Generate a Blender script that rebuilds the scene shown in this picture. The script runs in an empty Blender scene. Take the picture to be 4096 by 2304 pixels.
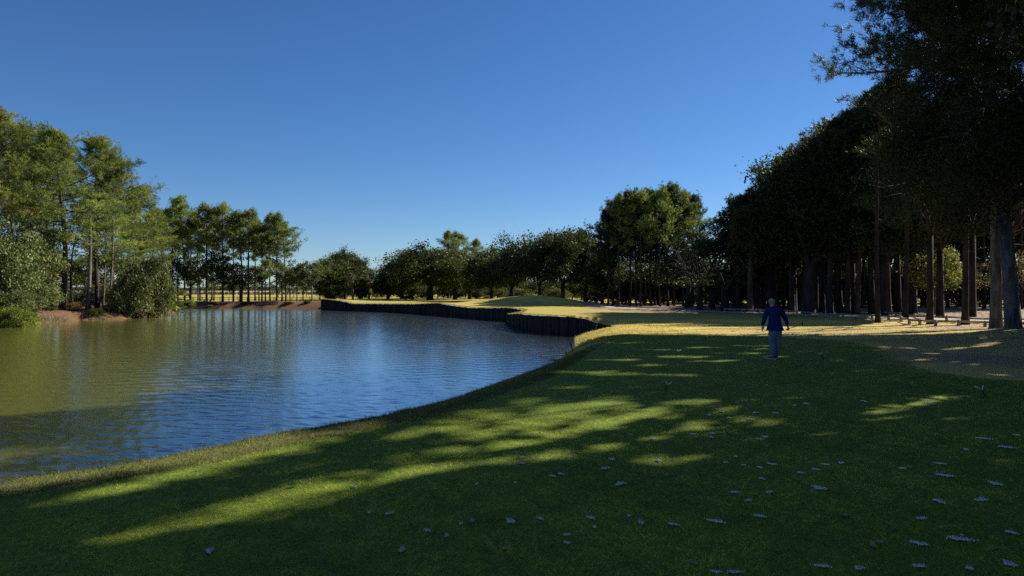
import bpy, math, random, time
import numpy as np
from mathutils import Vector
T0 = time.time()
PI = math.pi
rad = math.radians
S = bpy.context.scene
COL = S.collection
F = 710.0          # focal length in units of a 1024 px wide frame
HOR = 289.5        # horizon row
CZ = 2.0
SUN_AZ, SUN_EL = rad(60), rad(34)
SX, SY, ST = math.sin(SUN_AZ), math.cos(SUN_AZ), math.tan(SUN_EL)
R0 = np.random.default_rng(11)

# ------------------------------------------------------------------ helpers
def tag(o, label=None, cat=None, group=None, kind=None):
    if label: o['label'] = label
    if cat: o['category'] = cat
    if group: o['group'] = group
    if kind: o['kind'] = kind
    return o

def mesh_np(name, V, faces, mats=None, tone=None, smooth=False, cols=None):
    """faces: list of int arrays (n,k); tone: per-vertex float"""
    me = bpy.data.meshes.new(name)
    V = np.asarray(V, dtype=np.float32)
    fs = [np.asarray(f, dtype=np.int32) for f in faces if len(f)]
    nl = sum(f.size for f in fs); nf = sum(len(f) for f in fs)
    me.vertices.add(len(V)); me.vertices.foreach_set('co', V.ravel())
    me.loops.add(nl); me.loops.foreach_set('vertex_index', np.concatenate([f.ravel() for f in fs]))
    me.polygons.add(nf)
    tot = np.concatenate([np.full(len(f), f.shape[1], np.int32) for f in fs])
    st = np.concatenate([[0], np.cumsum(tot)[:-1]]).astype(np.int32)
    me.polygons.foreach_set('loop_start', st)
    me.polygons.foreach_set('loop_total', tot)
    if smooth:
        me.polygons.foreach_set('use_smooth', np.ones(nf, bool))
    me.update(calc_edges=True)
    if tone is not None:
        a = me.attributes.new('tone', 'FLOAT', 'POINT'); a.data.foreach_set('value', np.asarray(tone, np.float32))
    if cols:
        for k, v in cols.items():
            a = me.attributes.new(k, 'FLOAT_COLOR', 'POINT'); a.data.foreach_set('color', np.asarray(v, np.float32).ravel())
    if mats:
        for m in (mats if isinstance(mats, (list, tuple)) else [mats]): me.materials.append(m)
    return me

def link(name, me, parent=None, loc=None):
    o = bpy.data.objects.new(name, me); COL.objects.link(o)
    if parent is not None: o.parent = parent
    if loc is not None: o.location = loc
    return o

def empty(name, loc, rz=0, scale=None):
    o = bpy.data.objects.new(name, None); COL.objects.link(o)
    o.location = loc; o.rotation_euler = (0, 0, rz); o.empty_display_size = .3
    if scale is not None: o.scale = scale
    return o

class MB:
    """collects simple shapes into one mesh"""
    def __init__(s): s.V = []; s.Fq = []; s.Ft = []; s.n = 0; s.T = []
    def add(s, V, q=None, t=None, tone=0.5):
        V = np.asarray(V, float)
        if q is not None and len(q): s.Fq.append(np.asarray(q, int) + s.n)
        if t is not None and len(t): s.Ft.append(np.asarray(t, int) + s.n)
        s.V.append(V); s.T.append(np.full(len(V), tone) if np.isscalar(tone) else np.asarray(tone)); s.n += len(V)
    def box(s, c, d, rz=0, tilt=(0, 0), tone=.5, taper=1.0):
        x, y, z = np.array(d) / 2
        v = np.array([[sx * x, sy * y, sz * z] for sz in (-1, 1) for sy in (-1, 1) for sx in (-1, 1)])
        v[4:, :2] *= taper
        v[:, 0] += v[:, 2] * tilt[0]; v[:, 1] += v[:, 2] * tilt[1]
        c_, s_ = math.cos(rz), math.sin(rz)
        v = np.stack([v[:, 0] * c_ - v[:, 1] * s_, v[:, 0] * s_ + v[:, 1] * c_, v[:, 2]], 1) + np.array(c)
        s.add(v, q=[[0, 2, 3, 1], [4, 5, 7, 6], [0, 1, 5, 4], [2, 6, 7, 3], [0, 4, 6, 2], [1, 3, 7, 5]], tone=tone)
    def tube(s, P, Rr, n=6, tone=.5, cap=True, sq=1.0):
        P = np.asarray(P, float); Rr = np.broadcast_to(np.asarray(Rr, float), (len(P),))
        d = np.gradient(P, axis=0); d /= np.linalg.norm(d, axis=1)[:, None] + 1e-9
        ref = np.array([0, 0, 1.]) if abs(d[0, 2]) < .9 else np.array([1., 0, 0])
        a = np.cross(d, ref); a /= np.linalg.norm(a, axis=1)[:, None] + 1e-9
        b = np.cross(d, a)
        th = np.linspace(0, 2 * PI, n, endpoint=False)
        V = P[:, None, :] + Rr[:, None, None] * (np.cos(th)[None, :, None] * a[:, None, :] + sq * np.sin(th)[None, :, None] * b[:, None, :])
        V = V.reshape(-1, 3); m = len(P)
        i = np.arange(m - 1)[:, None] * n; j = np.arange(n)[None, :]; k = (j + 1) % n
        q = np.stack([i + j, i + k, i + n + k, i + n + j], -1).reshape(-1, 4)
        t = []
        if cap:
            V = np.vstack([V, P[:1], P[-1:]])
            c0, c1 = m * n, m * n + 1
            t = [[c0, (x + 1) % n, x] for x in range(n)] + [[c1, (m - 1) * n + x, (m - 1) * n + (x + 1) % n] for x in range(n)]
        s.add(V, q=q, t=t, tone=tone)
    def build(s, name, mat, smooth=False):
        return mesh_np(name, np.vstack(s.V), ([np.vstack(s.Fq)] if s.Fq else []) + ([np.vstack(s.Ft)] if s.Ft else []), mat, tone=np.concatenate(s.T), smooth=smooth)

# ------------------------------------------------------------------ materials
def new_mat(name):
    m = bpy.data.materials.new(name); m.use_nodes = True
    nt = m.node_tree; nt.nodes.clear()
    out = nt.nodes.new('ShaderNodeOutputMaterial')
    return m, nt, out
def N(nt, t, **kw):
    n = nt.nodes.new(t)
    for k, v in kw.items():
        if k in n.inputs: n.inputs[k].default_value = v
        else: setattr(n, k, v)
    return n
def mixrgb(nt, fac, a, b, blend='MIX'):
    n = nt.nodes.new('ShaderNodeMix'); n.data_type = 'RGBA'; n.blend_type = blend
    for i, v in ((0, fac), (6, a), (7, b)):
        if hasattr(v, 'is_linked') or isinstance(v, bpy.types.NodeSocket): nt.links.new(v, n.inputs[i])
        else: n.inputs[i].default_value = (*v, 1) if isinstance(v, tuple) and len(v) == 3 else v
    return n.outputs[2]
def ramp(nt, src, lo, hi):
    n = nt.nodes.new('ShaderNodeMapRange'); nt.links.new(src, n.inputs[0])
    n.inputs[1].default_value = lo; n.inputs[2].default_value = hi
    return n.outputs[0]

def ramp2(nt, src, lo, hi, a, b):
    n = nt.nodes.new('ShaderNodeMapRange'); nt.links.new(src, n.inputs[0])
    for i, v in enumerate((lo, hi, a, b)): n.inputs[i + 1].default_value = v
    return n.outputs[0]

def foliage(name, dark, mid, light, trans=.35, hue=.0, gloss=.0):
    m, nt, out = new_mat(name)
    at = N(nt, 'ShaderNodeAttribute', attribute_name='tone')
    oi = N(nt, 'ShaderNodeObjectInfo')
    c1 = mixrgb(nt, ramp(nt, at.outputs['Fac'], 0, .55), dark, mid)
    c2 = mixrgb(nt, ramp(nt, at.outputs['Fac'], .5, 1), c1, light)
    hs = N(nt, 'ShaderNodeHueSaturation'); nt.links.new(c2, hs.inputs['Color'])
    mr = nt.nodes.new('ShaderNodeMapRange'); nt.links.new(oi.outputs['Random'], mr.inputs[0])
    mr.inputs[3].default_value = .75; mr.inputs[4].default_value = 1.2
    nt.links.new(mr.outputs[0], hs.inputs['Value'])
    mr2 = nt.nodes.new('ShaderNodeMapRange'); nt.links.new(oi.outputs['Random'], mr2.inputs[0])
    mr2.inputs[3].default_value = .485; mr2.inputs[4].default_value = .51
    nt.links.new(mr2.outputs[0], hs.inputs['Hue'])
    d = N(nt, 'ShaderNodeBsdfPrincipled', Roughness=.55); nt.links.new(hs.outputs[0], d.inputs['Base Color'])
    d.inputs['Specular IOR Level'].default_value = .25 + gloss
    t = N(nt, 'ShaderNodeBsdfTranslucent')
    tc = mixrgb(nt, .5, hs.outputs[0], (.12, .16, .01)); nt.links.new(tc, t.inputs[0])
    mx = N(nt, 'ShaderNodeMixShader'); mx.inputs[0].default_value = trans
    nt.links.new(d.outputs[0], mx.inputs[1]); nt.links.new(t.outputs[0], mx.inputs[2])
    nt.links.new(mx.outputs[0], out.inputs[0])
    return m

def surf(name, c1, c2, scale=3, rough=.85, bump=0.0, bscale=20, stretch=(1, 1, 1), spec=.2, metal=0, c3=None, obj=True):
    m, nt, out = new_mat(name)
    tc = N(nt, 'ShaderNodeTexCoord'); mp = N(nt, 'ShaderNodeMapping'); mp.inputs['Scale'].default_value = stretch
    nt.links.new(tc.outputs['Object' if obj else 'Generated'], mp.inputs[0])
    no = N(nt, 'ShaderNodeTexNoise', Scale=scale, Detail=6, Roughness=.65); nt.links.new(mp.outputs[0], no.inputs['Vector'])
    c = mixrgb(nt, ramp(nt, no.outputs['Fac'], .35, .65), c1, c2)
    if c3:
        n3 = N(nt, 'ShaderNodeTexNoise', Scale=scale * 4.3, Detail=3); nt.links.new(mp.outputs[0], n3.inputs['Vector'])
        c = mixrgb(nt, ramp(nt, n3.outputs['Fac'], .55, .72), c, c3)
    b = N(nt, 'ShaderNodeBsdfPrincipled', Roughness=rough, Metallic=metal); b.inputs['Specular IOR Level'].default_value = spec
    nt.links.new(c, b.inputs['Base Color'])
    if bump:
        n2 = N(nt, 'ShaderNodeTexNoise', Scale=bscale, Detail=5); nt.links.new(mp.outputs[0], n2.inputs['Vector'])
        bp = N(nt, 'ShaderNodeBump', Strength=1.0, Distance=bump); nt.links.new(n2.outputs['Fac'], bp.inputs['Height'])
        nt.links.new(bp.outputs[0], b.inputs['Normal'])
    nt.links.new(b.outputs[0], out.inputs[0])
    return m

M = {}
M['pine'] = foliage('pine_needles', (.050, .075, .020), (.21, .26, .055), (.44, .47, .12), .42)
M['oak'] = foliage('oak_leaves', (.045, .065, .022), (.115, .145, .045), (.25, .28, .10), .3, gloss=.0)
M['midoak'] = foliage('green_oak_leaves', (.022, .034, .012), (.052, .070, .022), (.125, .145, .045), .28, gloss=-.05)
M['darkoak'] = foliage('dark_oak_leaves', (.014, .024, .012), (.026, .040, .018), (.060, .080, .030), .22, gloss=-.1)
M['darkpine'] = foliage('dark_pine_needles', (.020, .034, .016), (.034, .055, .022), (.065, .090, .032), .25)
M['olive'] = foliage('olive_leaves', (.045, .060, .018), (.095, .110, .030), (.170, .170, .050), .35)
M['yellow'] = foliage('yellow_leaves', (.07, .075, .015), (.15, .145, .025), (.30, .27, .05), .42)
M['gold'] = foliage('autumn_leaves', (.20, .11, .03), (.34, .20, .05), (.45, .28, .08), .45)
M['lime'] = foliage('bright_shrub_leaves', (.09, .13, .02), (.17, .23, .03), (.28, .33, .05), .4)
M['red'] = foliage('reddish_leaves', (.08, .04, .03), (.16, .07, .045), (.24, .13, .09), .35)
M['palm'] = foliage('palm_fronds', (.04, .055, .02), (.08, .10, .035), (.15, .16, .06), .3)
M['deadpalm'] = foliage('dead_fronds', (.12, .08, .03), (.22, .14, .05), (.32, .22, .10), .2)
M['moss'] = foliage('spanish_moss', (.10, .10, .08), (.16, .16, .13), (.22, .22, .18), .2)
M['bark'] = surf('pine_bark', (.035, .026, .022), (.10, .075, .060), 2.2, .95, .035, 7, (1, 1, .22), .1)
M['darkbark'] = surf('dark_bark', (.018, .015, .015), (.055, .046, .042), 2.5, .95, .04, 8, (1, 1, .2), .1)
M['nearbark'] = surf('ridged_bark', (.028, .028, .032), (.13, .13, .14), 5, .95, .06, 11, (1, 1, .16), .1)
M['greybark'] = surf('grey_bark', (.07, .062, .055), (.19, .165, .14), 2.5, .95, .03, 8, (1, 1, .3), .1)
M['wood'] = surf('weathered_timber', (.20, .155, .11), (.38, .31, .23), 3, .85, .01, 20, (1, 1, 1), .15)
M['postwood'] = surf('post_timber', (.09, .065, .045), (.2, .15, .11), 5, .9, .01, 20, (1, 1, 1), .1)
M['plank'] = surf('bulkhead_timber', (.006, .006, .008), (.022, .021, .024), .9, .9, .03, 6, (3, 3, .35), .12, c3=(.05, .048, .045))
M['sand'] = surf('divot_sand', (.80, .79, .76), (.93, .92, .89), 60, .95, .006, 150)
M['leaf'] = surf('dry_leaf', (.16, .09, .05), (.34, .22, .13), 8, .7, spec=.3)
M['needle'] = surf('dry_needle', (.30, .21, .09), (.45, .34, .16), 8, .7, spec=.3)

def blade_mat(name, a, b, c, trans=.4):
    return foliage(name, a, b, c, trans)
M['turf'] = blade_mat('tee_turf_blades', (.030, .070, .012), (.27, .33, .016), (.85, .84, .07), .44)
M['fringe'] = blade_mat('fringe_grass_blades', (.075, .085, .022), (.18, .19, .045), (.44, .42, .14), .4)
M['dry'] = blade_mat('dormant_grass_blades', (.38, .28, .07), (.62, .49, .12), (.85, .72, .26), .3)
M['reed'] = blade_mat('reed_blades', (.16, .12, .07), (.30, .24, .15), (.45, .38, .26), .3)

# ------------------------------------------------------------------ terrain
# pond outline: x, y, edge height, width of the bank, (edge leaving this point is a timber wall)
ZW = -1.3
PND = [(-22, -20, -1.5, 2.4, 0), (-13, -2, -1.5, 1.7, 0), (-9.6, 5, -1.5, 2.2, 0), (-6.9, 9, -1.5, 2.3, 0), (-6, 10, -1.5, 2.4, 0),
       (-5.2, 11.3, -1.5, 2.45, 0), (-4, 12.8, -1.5, 2.45, 0), (-3, 14.4, -1.5, 2.35, 0), (-2.0, 16.8, -1.5, 2.15, 0), (-.6, 20, -1.5, 1.9, 0),
       (.7, 24.5, -1.5, 1.9, 0), (1.97, 30.5, -1.5, 2.4, 0), (2.5, 32.8, -1.5, 3.4, 0), (2.83, 34.7, -1.5, 3.8, 0), (3.42, 40.2, -1.5, 4.2, 0),
       (3.77, 45, -1.5, 4.2, 0), (4.3, 51.4, .05, 6, 1), (2.13, 54.6, .02, 6, 1), (.42, 59, -.02, 6, 1), (-.36, 66.4, -.32, 5, 1),
       (.7, 68.6, -.2, 4, 1), (1.15, 71.2, -.03, 4, 1), (.4, 73.6, .05, 5, 1), (-.53, 74.4, .12, 6, 1), (-2.0, 77, .02, 8, 1), (-4.6, 81.4, -.09, 8, 1),
       (-6.6, 85.2, .02, 8, 1), (-9.5, 90.8, .257, 8, 1), (-13.4, 97.6, .0, 8, 1), (-17.2, 103.2, -.1, 8, 1), (-24.5, 109, -.16, 8, 1),
       (-27, 112, .22, 6, 1), (-31.2, 116.6, .456, 6, 1), (-31.6, 122, -1.5, 5, 0), (-57, 123, -1.5, 5, 0), (-62, 112, -1.5, 4, 0), (-50, 104, -1.5, 3, 0),
       (-47.5, 101, -1.5, 3, 0), (-43.8, 89.8, -1.5, 3, 0), (-43.5, 84, -1.5, 3, 0), (-42.8, 78.6, -1.5, 3, 0), (-46, 75.8, -1.5, 3, 0),
       (-46.7, 73.2, -1.5, 3, 0), (-44, 64.2, -1.5, 3, 0), (-50, 57, -1.5, 3, 0), (-72, 50, -1.5, 3, 0), (-78, 20, -1.5, 3, 0), (-60, -12, -1.5, 3, 0), (-40, -20, -1.5, 3, 0)]
PA = np.array(PND, float)
TEE = np.array([(-16, -10), (-9.5, 1), (-6.3, 5.2), (-4.93, 6.84), (-4.15, 7.5), (-3.27, 8.48), (-2.17, 10), (-1.19, 11.3), (-.2, 13.6), (1.04, 16.8), (1.9, 20.3), (3.0, 25.0),
                (4.4, 29.4), (5.6, 31), (8, 31), (11, 30.3), (12.8, 28.8), (13.1, 27.2), (12.5, 24.5), (11.8, 22.2), (11, 20.3), (10.5, 18.8),
                (10.2, 17.2), (10.4, 15.9), (11.3, 15.3), (14, 14.6), (20, 13.5), (27, 8), (27, -10)], float)

def poly_sd(P, x, y, extra=None):
    """signed distance (positive outside). extra: arrays per point, returns edge index and t"""
    best = np.full(x.shape, 1e18); bi = np.zeros(x.shape, int); bt = np.zeros(x.shape)
    ins = np.zeros(x.shape, bool); n = len(P)
    for i in range(n):
        x0, y0 = P[i, 0], P[i, 1]; x1, y1 = P[(i + 1) % n, 0], P[(i + 1) % n, 1]
        dx, dy = x1 - x0, y1 - y0
        t = np.clip(((x - x0) * dx + (y - y0) * dy) / (dx * dx + dy * dy), 0, 1)
        d = (x - x0 - t * dx) ** 2 + (y - y0 - t * dy) ** 2
        m = d < best; best = np.where(m, d, best); bi = np.where(m, i, bi); bt = np.where(m, t, bt)
        c = ((y0 > y) != (y1 > y)) & (x < (x1 - x0) * (y - y0) / ((y1 - y0) if y1 != y0 else 1e-9) + x0)
        ins ^= c
    sd = np.sqrt(best)
    return np.where(ins, -sd, sd), bi, bt

def sm(t):
    t = np.clip(t, 0, 1); return t * t * (3 - 2 * t)
def wob(x, y, s, seed=0):
    return (np.sin(x * s + 1.3 + seed) * np.cos(y * s * 1.13 + .7 * seed) + .5 * np.sin(x * s * 2.3 + y * s * 1.7 + seed * 2.1) + .25 * np.sin(x * s * 5.1 - y * s * 4.3 + seed)) / 1.75
def gauss(x, y, cx, cy, sx, sy): return np.exp(-((x - cx) / sx) ** 2 - ((y - cy) / sy) ** 2)

def baseH(x, y):
    st, _, _ = poly_sd(TEE, x, y)
    h = -.35 * sm((y - 29) / 9)
    h = h * sm((st) / 5 + .15 * 0) if True else h
    h = np.where(y > 29, -.35 * sm((y - 31) / 6), -.06 * sm(st / 3))
    # land behind the timber walls
    wl = sm((14 - x) / 10) * sm((y - 62) / 20)
    h = h + wl * .33
    h = h + sm((y - 48) / 12) * sm((y - 48) / 10) * (1 - wl) * .03
    h = h + 1.0 * gauss(x, y, 3.6, 97, 6, 5) + .45 * gauss(x, y, -2.5, 99, 6, 5) + .25 * gauss(x, y, 10, 96, 5, 5)
    h = h + .3 * gauss(x, y, -29, 119, 4, 6)
    h = h + .35 * gauss(x, y, 25, 34, 6, 5) * sm((x - 14) / 6)
    h = h + .03 * wob(x, y, .22) * sm((np.hypot(x, y) - 12) / 20)
    h = h + .015 * wob(x, y, .9, 3)
    h = np.where(x < -30, h * (1 - sm((-30 - x) / 12)) + -.22 * sm((-30 - x) / 12), h)
    return h

def ground(x, y):
    x = np.asarray(x, float); y = np.asarray(y, float)
    sd, bi, bt = poly_sd(PA, x, y)
    n = len(PA); nx = (bi + 1) % n
    wall = PA[bi, 4] > .5
    # bank edges keep their height up to the corner of the wall
    z0 = PA[bi, 2]; z1 = np.where(wall | (PA[nx, 4] < .5), PA[nx, 2], z0)
    z1 = np.where(wall & (PA[nx, 4] < .5), z0 * .6, z1)
    ze = z0 + (z1 - z0) * bt; W = PA[bi, 3] * (1 - bt) + PA[nx, 3] * bt
    H = baseH(x, y)
    u = np.clip(sd / W, 0, 1)
    Sn = np.where(wall, sm(u), 1 - (1 - u) ** np.where(y < 27, 1.3, 2.3))
    z = ze + (H - ze) * Sn
    rough = np.where(wall, 0, .05 * wob(x, y, 3.1, 1) + .03 * wob(x, y, 8.3, 2)) * np.clip(1 - abs(u - .5) * 1.6, 0, 1) * (u < 1)
    z = z + rough
    z = np.where(sd < 0, np.where(wall, -2.4, np.maximum(-2.6, ze + sd * .45)), z)
    return z, sd, wall, bi, bt

def gz(x, y): return float(ground(np.array([x]), np.array([y]))[0][0])
def at(px, y): return (px - 512) / F * y
def from_row(px, row, z=0.0):
    d = (CZ - z) * F / (row - HOR); return (px - 512) * d / F, d

# polar sheet of ground
ang = np.concatenate([np.linspace(-180, -48, 34)[:-1], np.linspace(-48, 48, 680), np.linspace(48, 180, 34)[1:-1]])
rr = [.4]
while rr[-1] < 175: rr.append(rr[-1] + max(.035, rr[-1] * .0078))
while rr[-1] < 6500: rr.append(rr[-1] * 1.06)
rr = np.array(rr)
A, RR = np.meshgrid(np.radians(ang), rr)
gx = RR * np.sin(A); gy = RR * np.cos(A)
z, sd, wall, bi, bt = ground(gx, gy)
cell = np.maximum(RR * .0078, .05) * 1.15
snap = wall & (sd < 0) & (sd > -cell)
nx_ = (bi + 1) % len(PA)
bx = PA[bi, 0] + (PA[nx_, 0] - PA[bi, 0]) * bt; by = PA[bi, 1] + (PA[nx_, 1] - PA[bi, 1]) * bt
gx = np.where(snap, bx, gx); gy = np.where(snap, by, gy)
ztop = PA[bi, 2] + (np.where(PA[nx_, 4] > .5, PA[nx_, 2], PA[bi, 2] * .6) - PA[bi, 2]) * bt
z = np.where(snap, ztop, z)
bed = wall & (sd <= -cell)
z = z - .5 * sm((RR - 600) / 1500) 
nr, na = A.shape
idx = np.arange(nr * na).reshape(nr, na)
i2 = np.roll(idx, -1, axis=1)
Q = np.stack([idx[:-1], i2[:-1], i2[1:], idx[1:]], -1).reshape(-1, 4)[:, ::-1]
snf, bdf = snap.ravel(), bed.ravel()
bad = snf[Q].any(1) & bdf[Q].any(1)
land = ~(snf | bdf | (sd.ravel() < 0))
bad |= bdf[Q].any(1) & land[Q].any(1)
bad |= snf[Q].any(1) & ((sd.ravel() < 0) & ~snf)[Q].any(1)
Q = Q[~bad]
Vg = np.stack([gx.ravel(), gy.ravel(), z.ravel()], 1)
Vg = np.vstack([Vg, [[0, 0, z[0].mean()]]])
cidx = nr * na
TRI = np.stack([np.full(na, cidx), idx[0], np.roll(idx[0], -1)], 1)[:, ::-1]
# ground cover zones
x_, y_ = Vg[:, 0], Vg[:, 1]
st, _, _ = poly_sd(TEE, x_, y_)
sdv, biv, _ = poly_sd(PA, x_, y_)
jit = .12 * wob(x_, y_, 2.7, 5)
w_tee = sm((.06 - (st + jit * (.8 + 2.5 * (x_ > 9)))) / np.where(x_ > 9, .9, .3) + .3 * (x_ > 9))
ubank = np.clip(sdv / 4.5, 0, 1)
w_gold = sm((st + jit) / .25) * sm((62 - y_ + 3 * wob(x_, y_, .2)) / 10) * (x_ > -12)           # dormant rough round the tee
w_gold = np.maximum(w_gold, .85 * gauss(x_, y_, 3.0, 97, 11, 8))
w_straw = ((x_ < -36) & (y_ > 20)) * sm((128 + 6 * wob(x_, y_, .1) - y_) / 4 + .5)
w_straw = np.where((x_ < -30) & (y_ > 110), sm((134 + 2 * wob(x_, y_, .3) - y_) / 3), w_straw)
path_c = [(11, 92), (17, 82), (24, 70), (28, 62), (33, 56), (37, 53), (44, 50.5), (60, 49)]
def pdist(P, x, y):
    b = np.full(np.shape(x), 1e9)
    for (x0, y0), (x1, y1) in zip(P[:-1], P[1:]):
        dx, dy = x1 - x0, y1 - y0
        t = np.clip(((x - x0) * dx + (y - y0) * dy) / (dx * dx + dy * dy), 0, 1)
        b = np.minimum(b, np.hypot(x - x0 - t * dx, y - y0 - t * dy))
    return b
pdv = pdist(path_c, x_, y_)
beyond = sm((y_ - (92 - 1.15 * np.clip(x_, 0, 60)) + 4 + 2 * wob(x_, y_, .35)) / 5) * (x_ > 9) * (y_ > 30)
w_litter = np.where(beyond > 0, beyond, 0) * sm((118 - y_) / 14)
w_litter = np.maximum(w_litter, gauss(x_, y_, 31, 41, 7, 6) * 1.2) * (x_ > 9)
w_litter = np.maximum(w_litter, .62 * sm((x_ - 9) / 4) * sm(st / 1.0 + .4) * (y_ < 46) * sm((46 - y_) / 6) * np.clip(.8 + .5 * wob(x_, y_, .5), 0, 1))
w_sand = sm((1.0 + .35 * wob(x_, y_, .7) - pdv) / .5) * .0
w_green = gauss(x_, y_, -18, 122, 16, 12) * 1.5
w_marsh = sm((y_ - 330 - 25 * wob(x_, y_, .02)) / 25)
w_fr = sm((27 - y_) / 4) * (x_ < 4) * (sdv > -.5)
zone = np.stack([w_tee, np.clip(w_gold, 0, 1), np.clip(w_straw, 0, 1), w_fr], 1)
zone2 = np.stack([np.clip(w_litter, 0, 1), np.clip(w_green, 0, 1), w_marsh, np.ones_like(st)], 1)

def ground_mat():
    m, nt, out = new_mat('ground_cover')
    tc = N(nt, 'ShaderNodeTexCoord')
    def noise(sc, det=4, rough=.6, st=(1, 1, 1)):
        mp = N(nt, 'ShaderNodeMapping'); mp.inputs['Scale'].default_value = st
        nt.links.new(tc.outputs['Object'], mp.inputs[0])
        n = N(nt, 'ShaderNodeTexNoise', Scale=sc, Detail=det, Roughness=rough); nt.links.new(mp.outputs[0], n.inputs['Vector'])
        return n.outputs['Fac']
    fine, mid, big, hair = noise(45, 5, .7), noise(3.2, 5, .7), noise(.22, 3), noise(14, 6, .75)
    a1 = N(nt, 'ShaderNodeAttribute', attribute_name='zone'); a2 = N(nt, 'ShaderNodeAttribute', attribute_name='zone2')
    s1 = N(nt, 'ShaderNodeSeparateColor'); nt.links.new(a1.outputs['Color'], s1.inputs[0])
    s2 = N(nt, 'ShaderNodeSeparateColor'); nt.links.new(a2.outputs['Color'], s2.inputs[0])
    def tri(a, b, c, n1=mid, n2=hair, lo=.35, hi=.65):
        x = mixrgb(nt, ramp(nt, n1, lo, hi), a, b)
        return mixrgb(nt, ramp(nt, n2, .52, .75), x, c)
    fair = tri((.25, .205, .06), (.36, .295, .09), (.46, .38, .13))
    fair = mixrgb(nt, ramp(nt, big, .4, .62), fair, (.33, .28, .06))
    tee = tri((.055, .095, .012), (.14, .195, .015), (.28, .34, .03))
    tee = mixrgb(nt, ramp(nt, fine, .42, .7), tee, (.16, .22, .06))
    gold = tri((.45, .33, .09), (.64, .51, .13), (.80, .68, .22))
    gold = mixrgb(nt, ramp(nt, big, .45, .62), gold, (.30, .26, .07))
    straw = tri((.10, .056, .032), (.175, .10, .058), (.07, .038, .022), hair, fine)
    lit = tri((.22, .15, .11), (.36, .26, .19), (.12, .075, .05), hair, fine)
    green = tri((.27, .265, .06), (.33, .31, .08), (.40, .36, .10))
    marsh = tri((.30, .21, .12), (.38, .28, .17), (.22, .17, .09), noise(.03, 4), noise(.12, 4))
    c = fair
    c = mixrgb(nt, s2.outputs[1], c, green)
    c = mixrgb(nt, s1.outputs[1], c, gold)
    c = mixrgb(nt, s2.outputs[0], c, lit)
    c = mixrgb(nt, s1.outputs[2], c, straw)
    c = mixrgb(nt, s2.outputs[2], c, marsh)
    fri = tri((.065, .065, .022), (.12, .13, .035), (.22, .22, .07), hair, fine)
    c = mixrgb(nt, a1.outputs['Alpha'], c, fri)
    c = mixrgb(nt, s1.outputs[0], c, tee)
    b = N(nt, 'ShaderNodeBsdfPrincipled', Roughness=.95); b.inputs['Specular IOR Level'].default_value = .1
    nt.links.new(c, b.inputs['Base Color'])
    ad = N(nt, 'ShaderNodeMath', operation='ADD'); nt.links.new(fine, ad.inputs[0])
    ml = N(nt, 'ShaderNodeMath', operation='MULTIPLY'); nt.links.new(hair, ml.inputs[0]); ml.inputs[1].default_value = 2.0
    nt.links.new(ml.outputs[0], ad.inputs[1])
    bp = N(nt, 'ShaderNodeBump', Strength=.6, Distance=.008); nt.links.new(ad.outputs[0], bp.inputs['Height'])
    nt.links.new(bp.outputs[0], b.inputs['Normal'])
    nt.links.new(b.outputs[0], out.inputs[0])
    return m
gme = mesh_np('ground', Vg, [Q, TRI], ground_mat(), smooth=True, cols={'zone': zone, 'zone2': zone2})
tag(link('ground', gme), kind='structure')
print('ground', len(Vg), time.time() - T0)

# cart path: pale sandy sheet following the ground, 2.2 m wide
def ribbon(P, w, dz, name, mat):
    P = np.array(P, float); t = np.concatenate([[0], np.cumsum(np.hypot(*np.diff(P, axis=0).T))])
    tt = np.arange(0, t[-1], .35); cx = np.interp(tt, t, P[:, 0]); cy = np.interp(tt, t, P[:, 1])
    k = np.ones(9) / 9
    cx[4:-4] = np.convolve(cx, k, 'valid'); cy[4:-4] = np.convolve(cy, k, 'valid')
    dx, dy = np.gradient(cx), np.gradient(cy); L = np.hypot(dx, dy); nx, ny = -dy / L, dx / L
    u = np.linspace(-1, 1, 11); wv = w / 2 * (1 + .12 * np.sin(tt * .9)) 
    X = cx[:, None] + nx[:, None] * u[None] * wv[:, None] ; Y = cy[:, None] + ny[:, None] * u[None] * wv[:, None]
    Z = ground(X, Y)[0] + dz + .03 * (1 - np.abs(u)[None] ** 4)
    n, mth = X.shape; id_ = np.arange(n * mth).reshape(n, mth)
    q = np.stack([id_[:-1, :-1], id_[:-1, 1:], id_[1:, 1:], id_[1:, :-1]], -1).reshape(-1, 4)
    return link(name, mesh_np(name, np.stack([X.ravel(), Y.ravel(), Z.ravel()], 1), [q], mat, smooth=True))
M['path'] = surf('sandy_path', (.34, .31, .28), (.52, .48, .43), 1.5, .95, .01, 30, c3=(.22, .16, .11))
tag(ribbon(path_c, 2.4, .01, 'path', M['path']), kind='structure')

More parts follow.
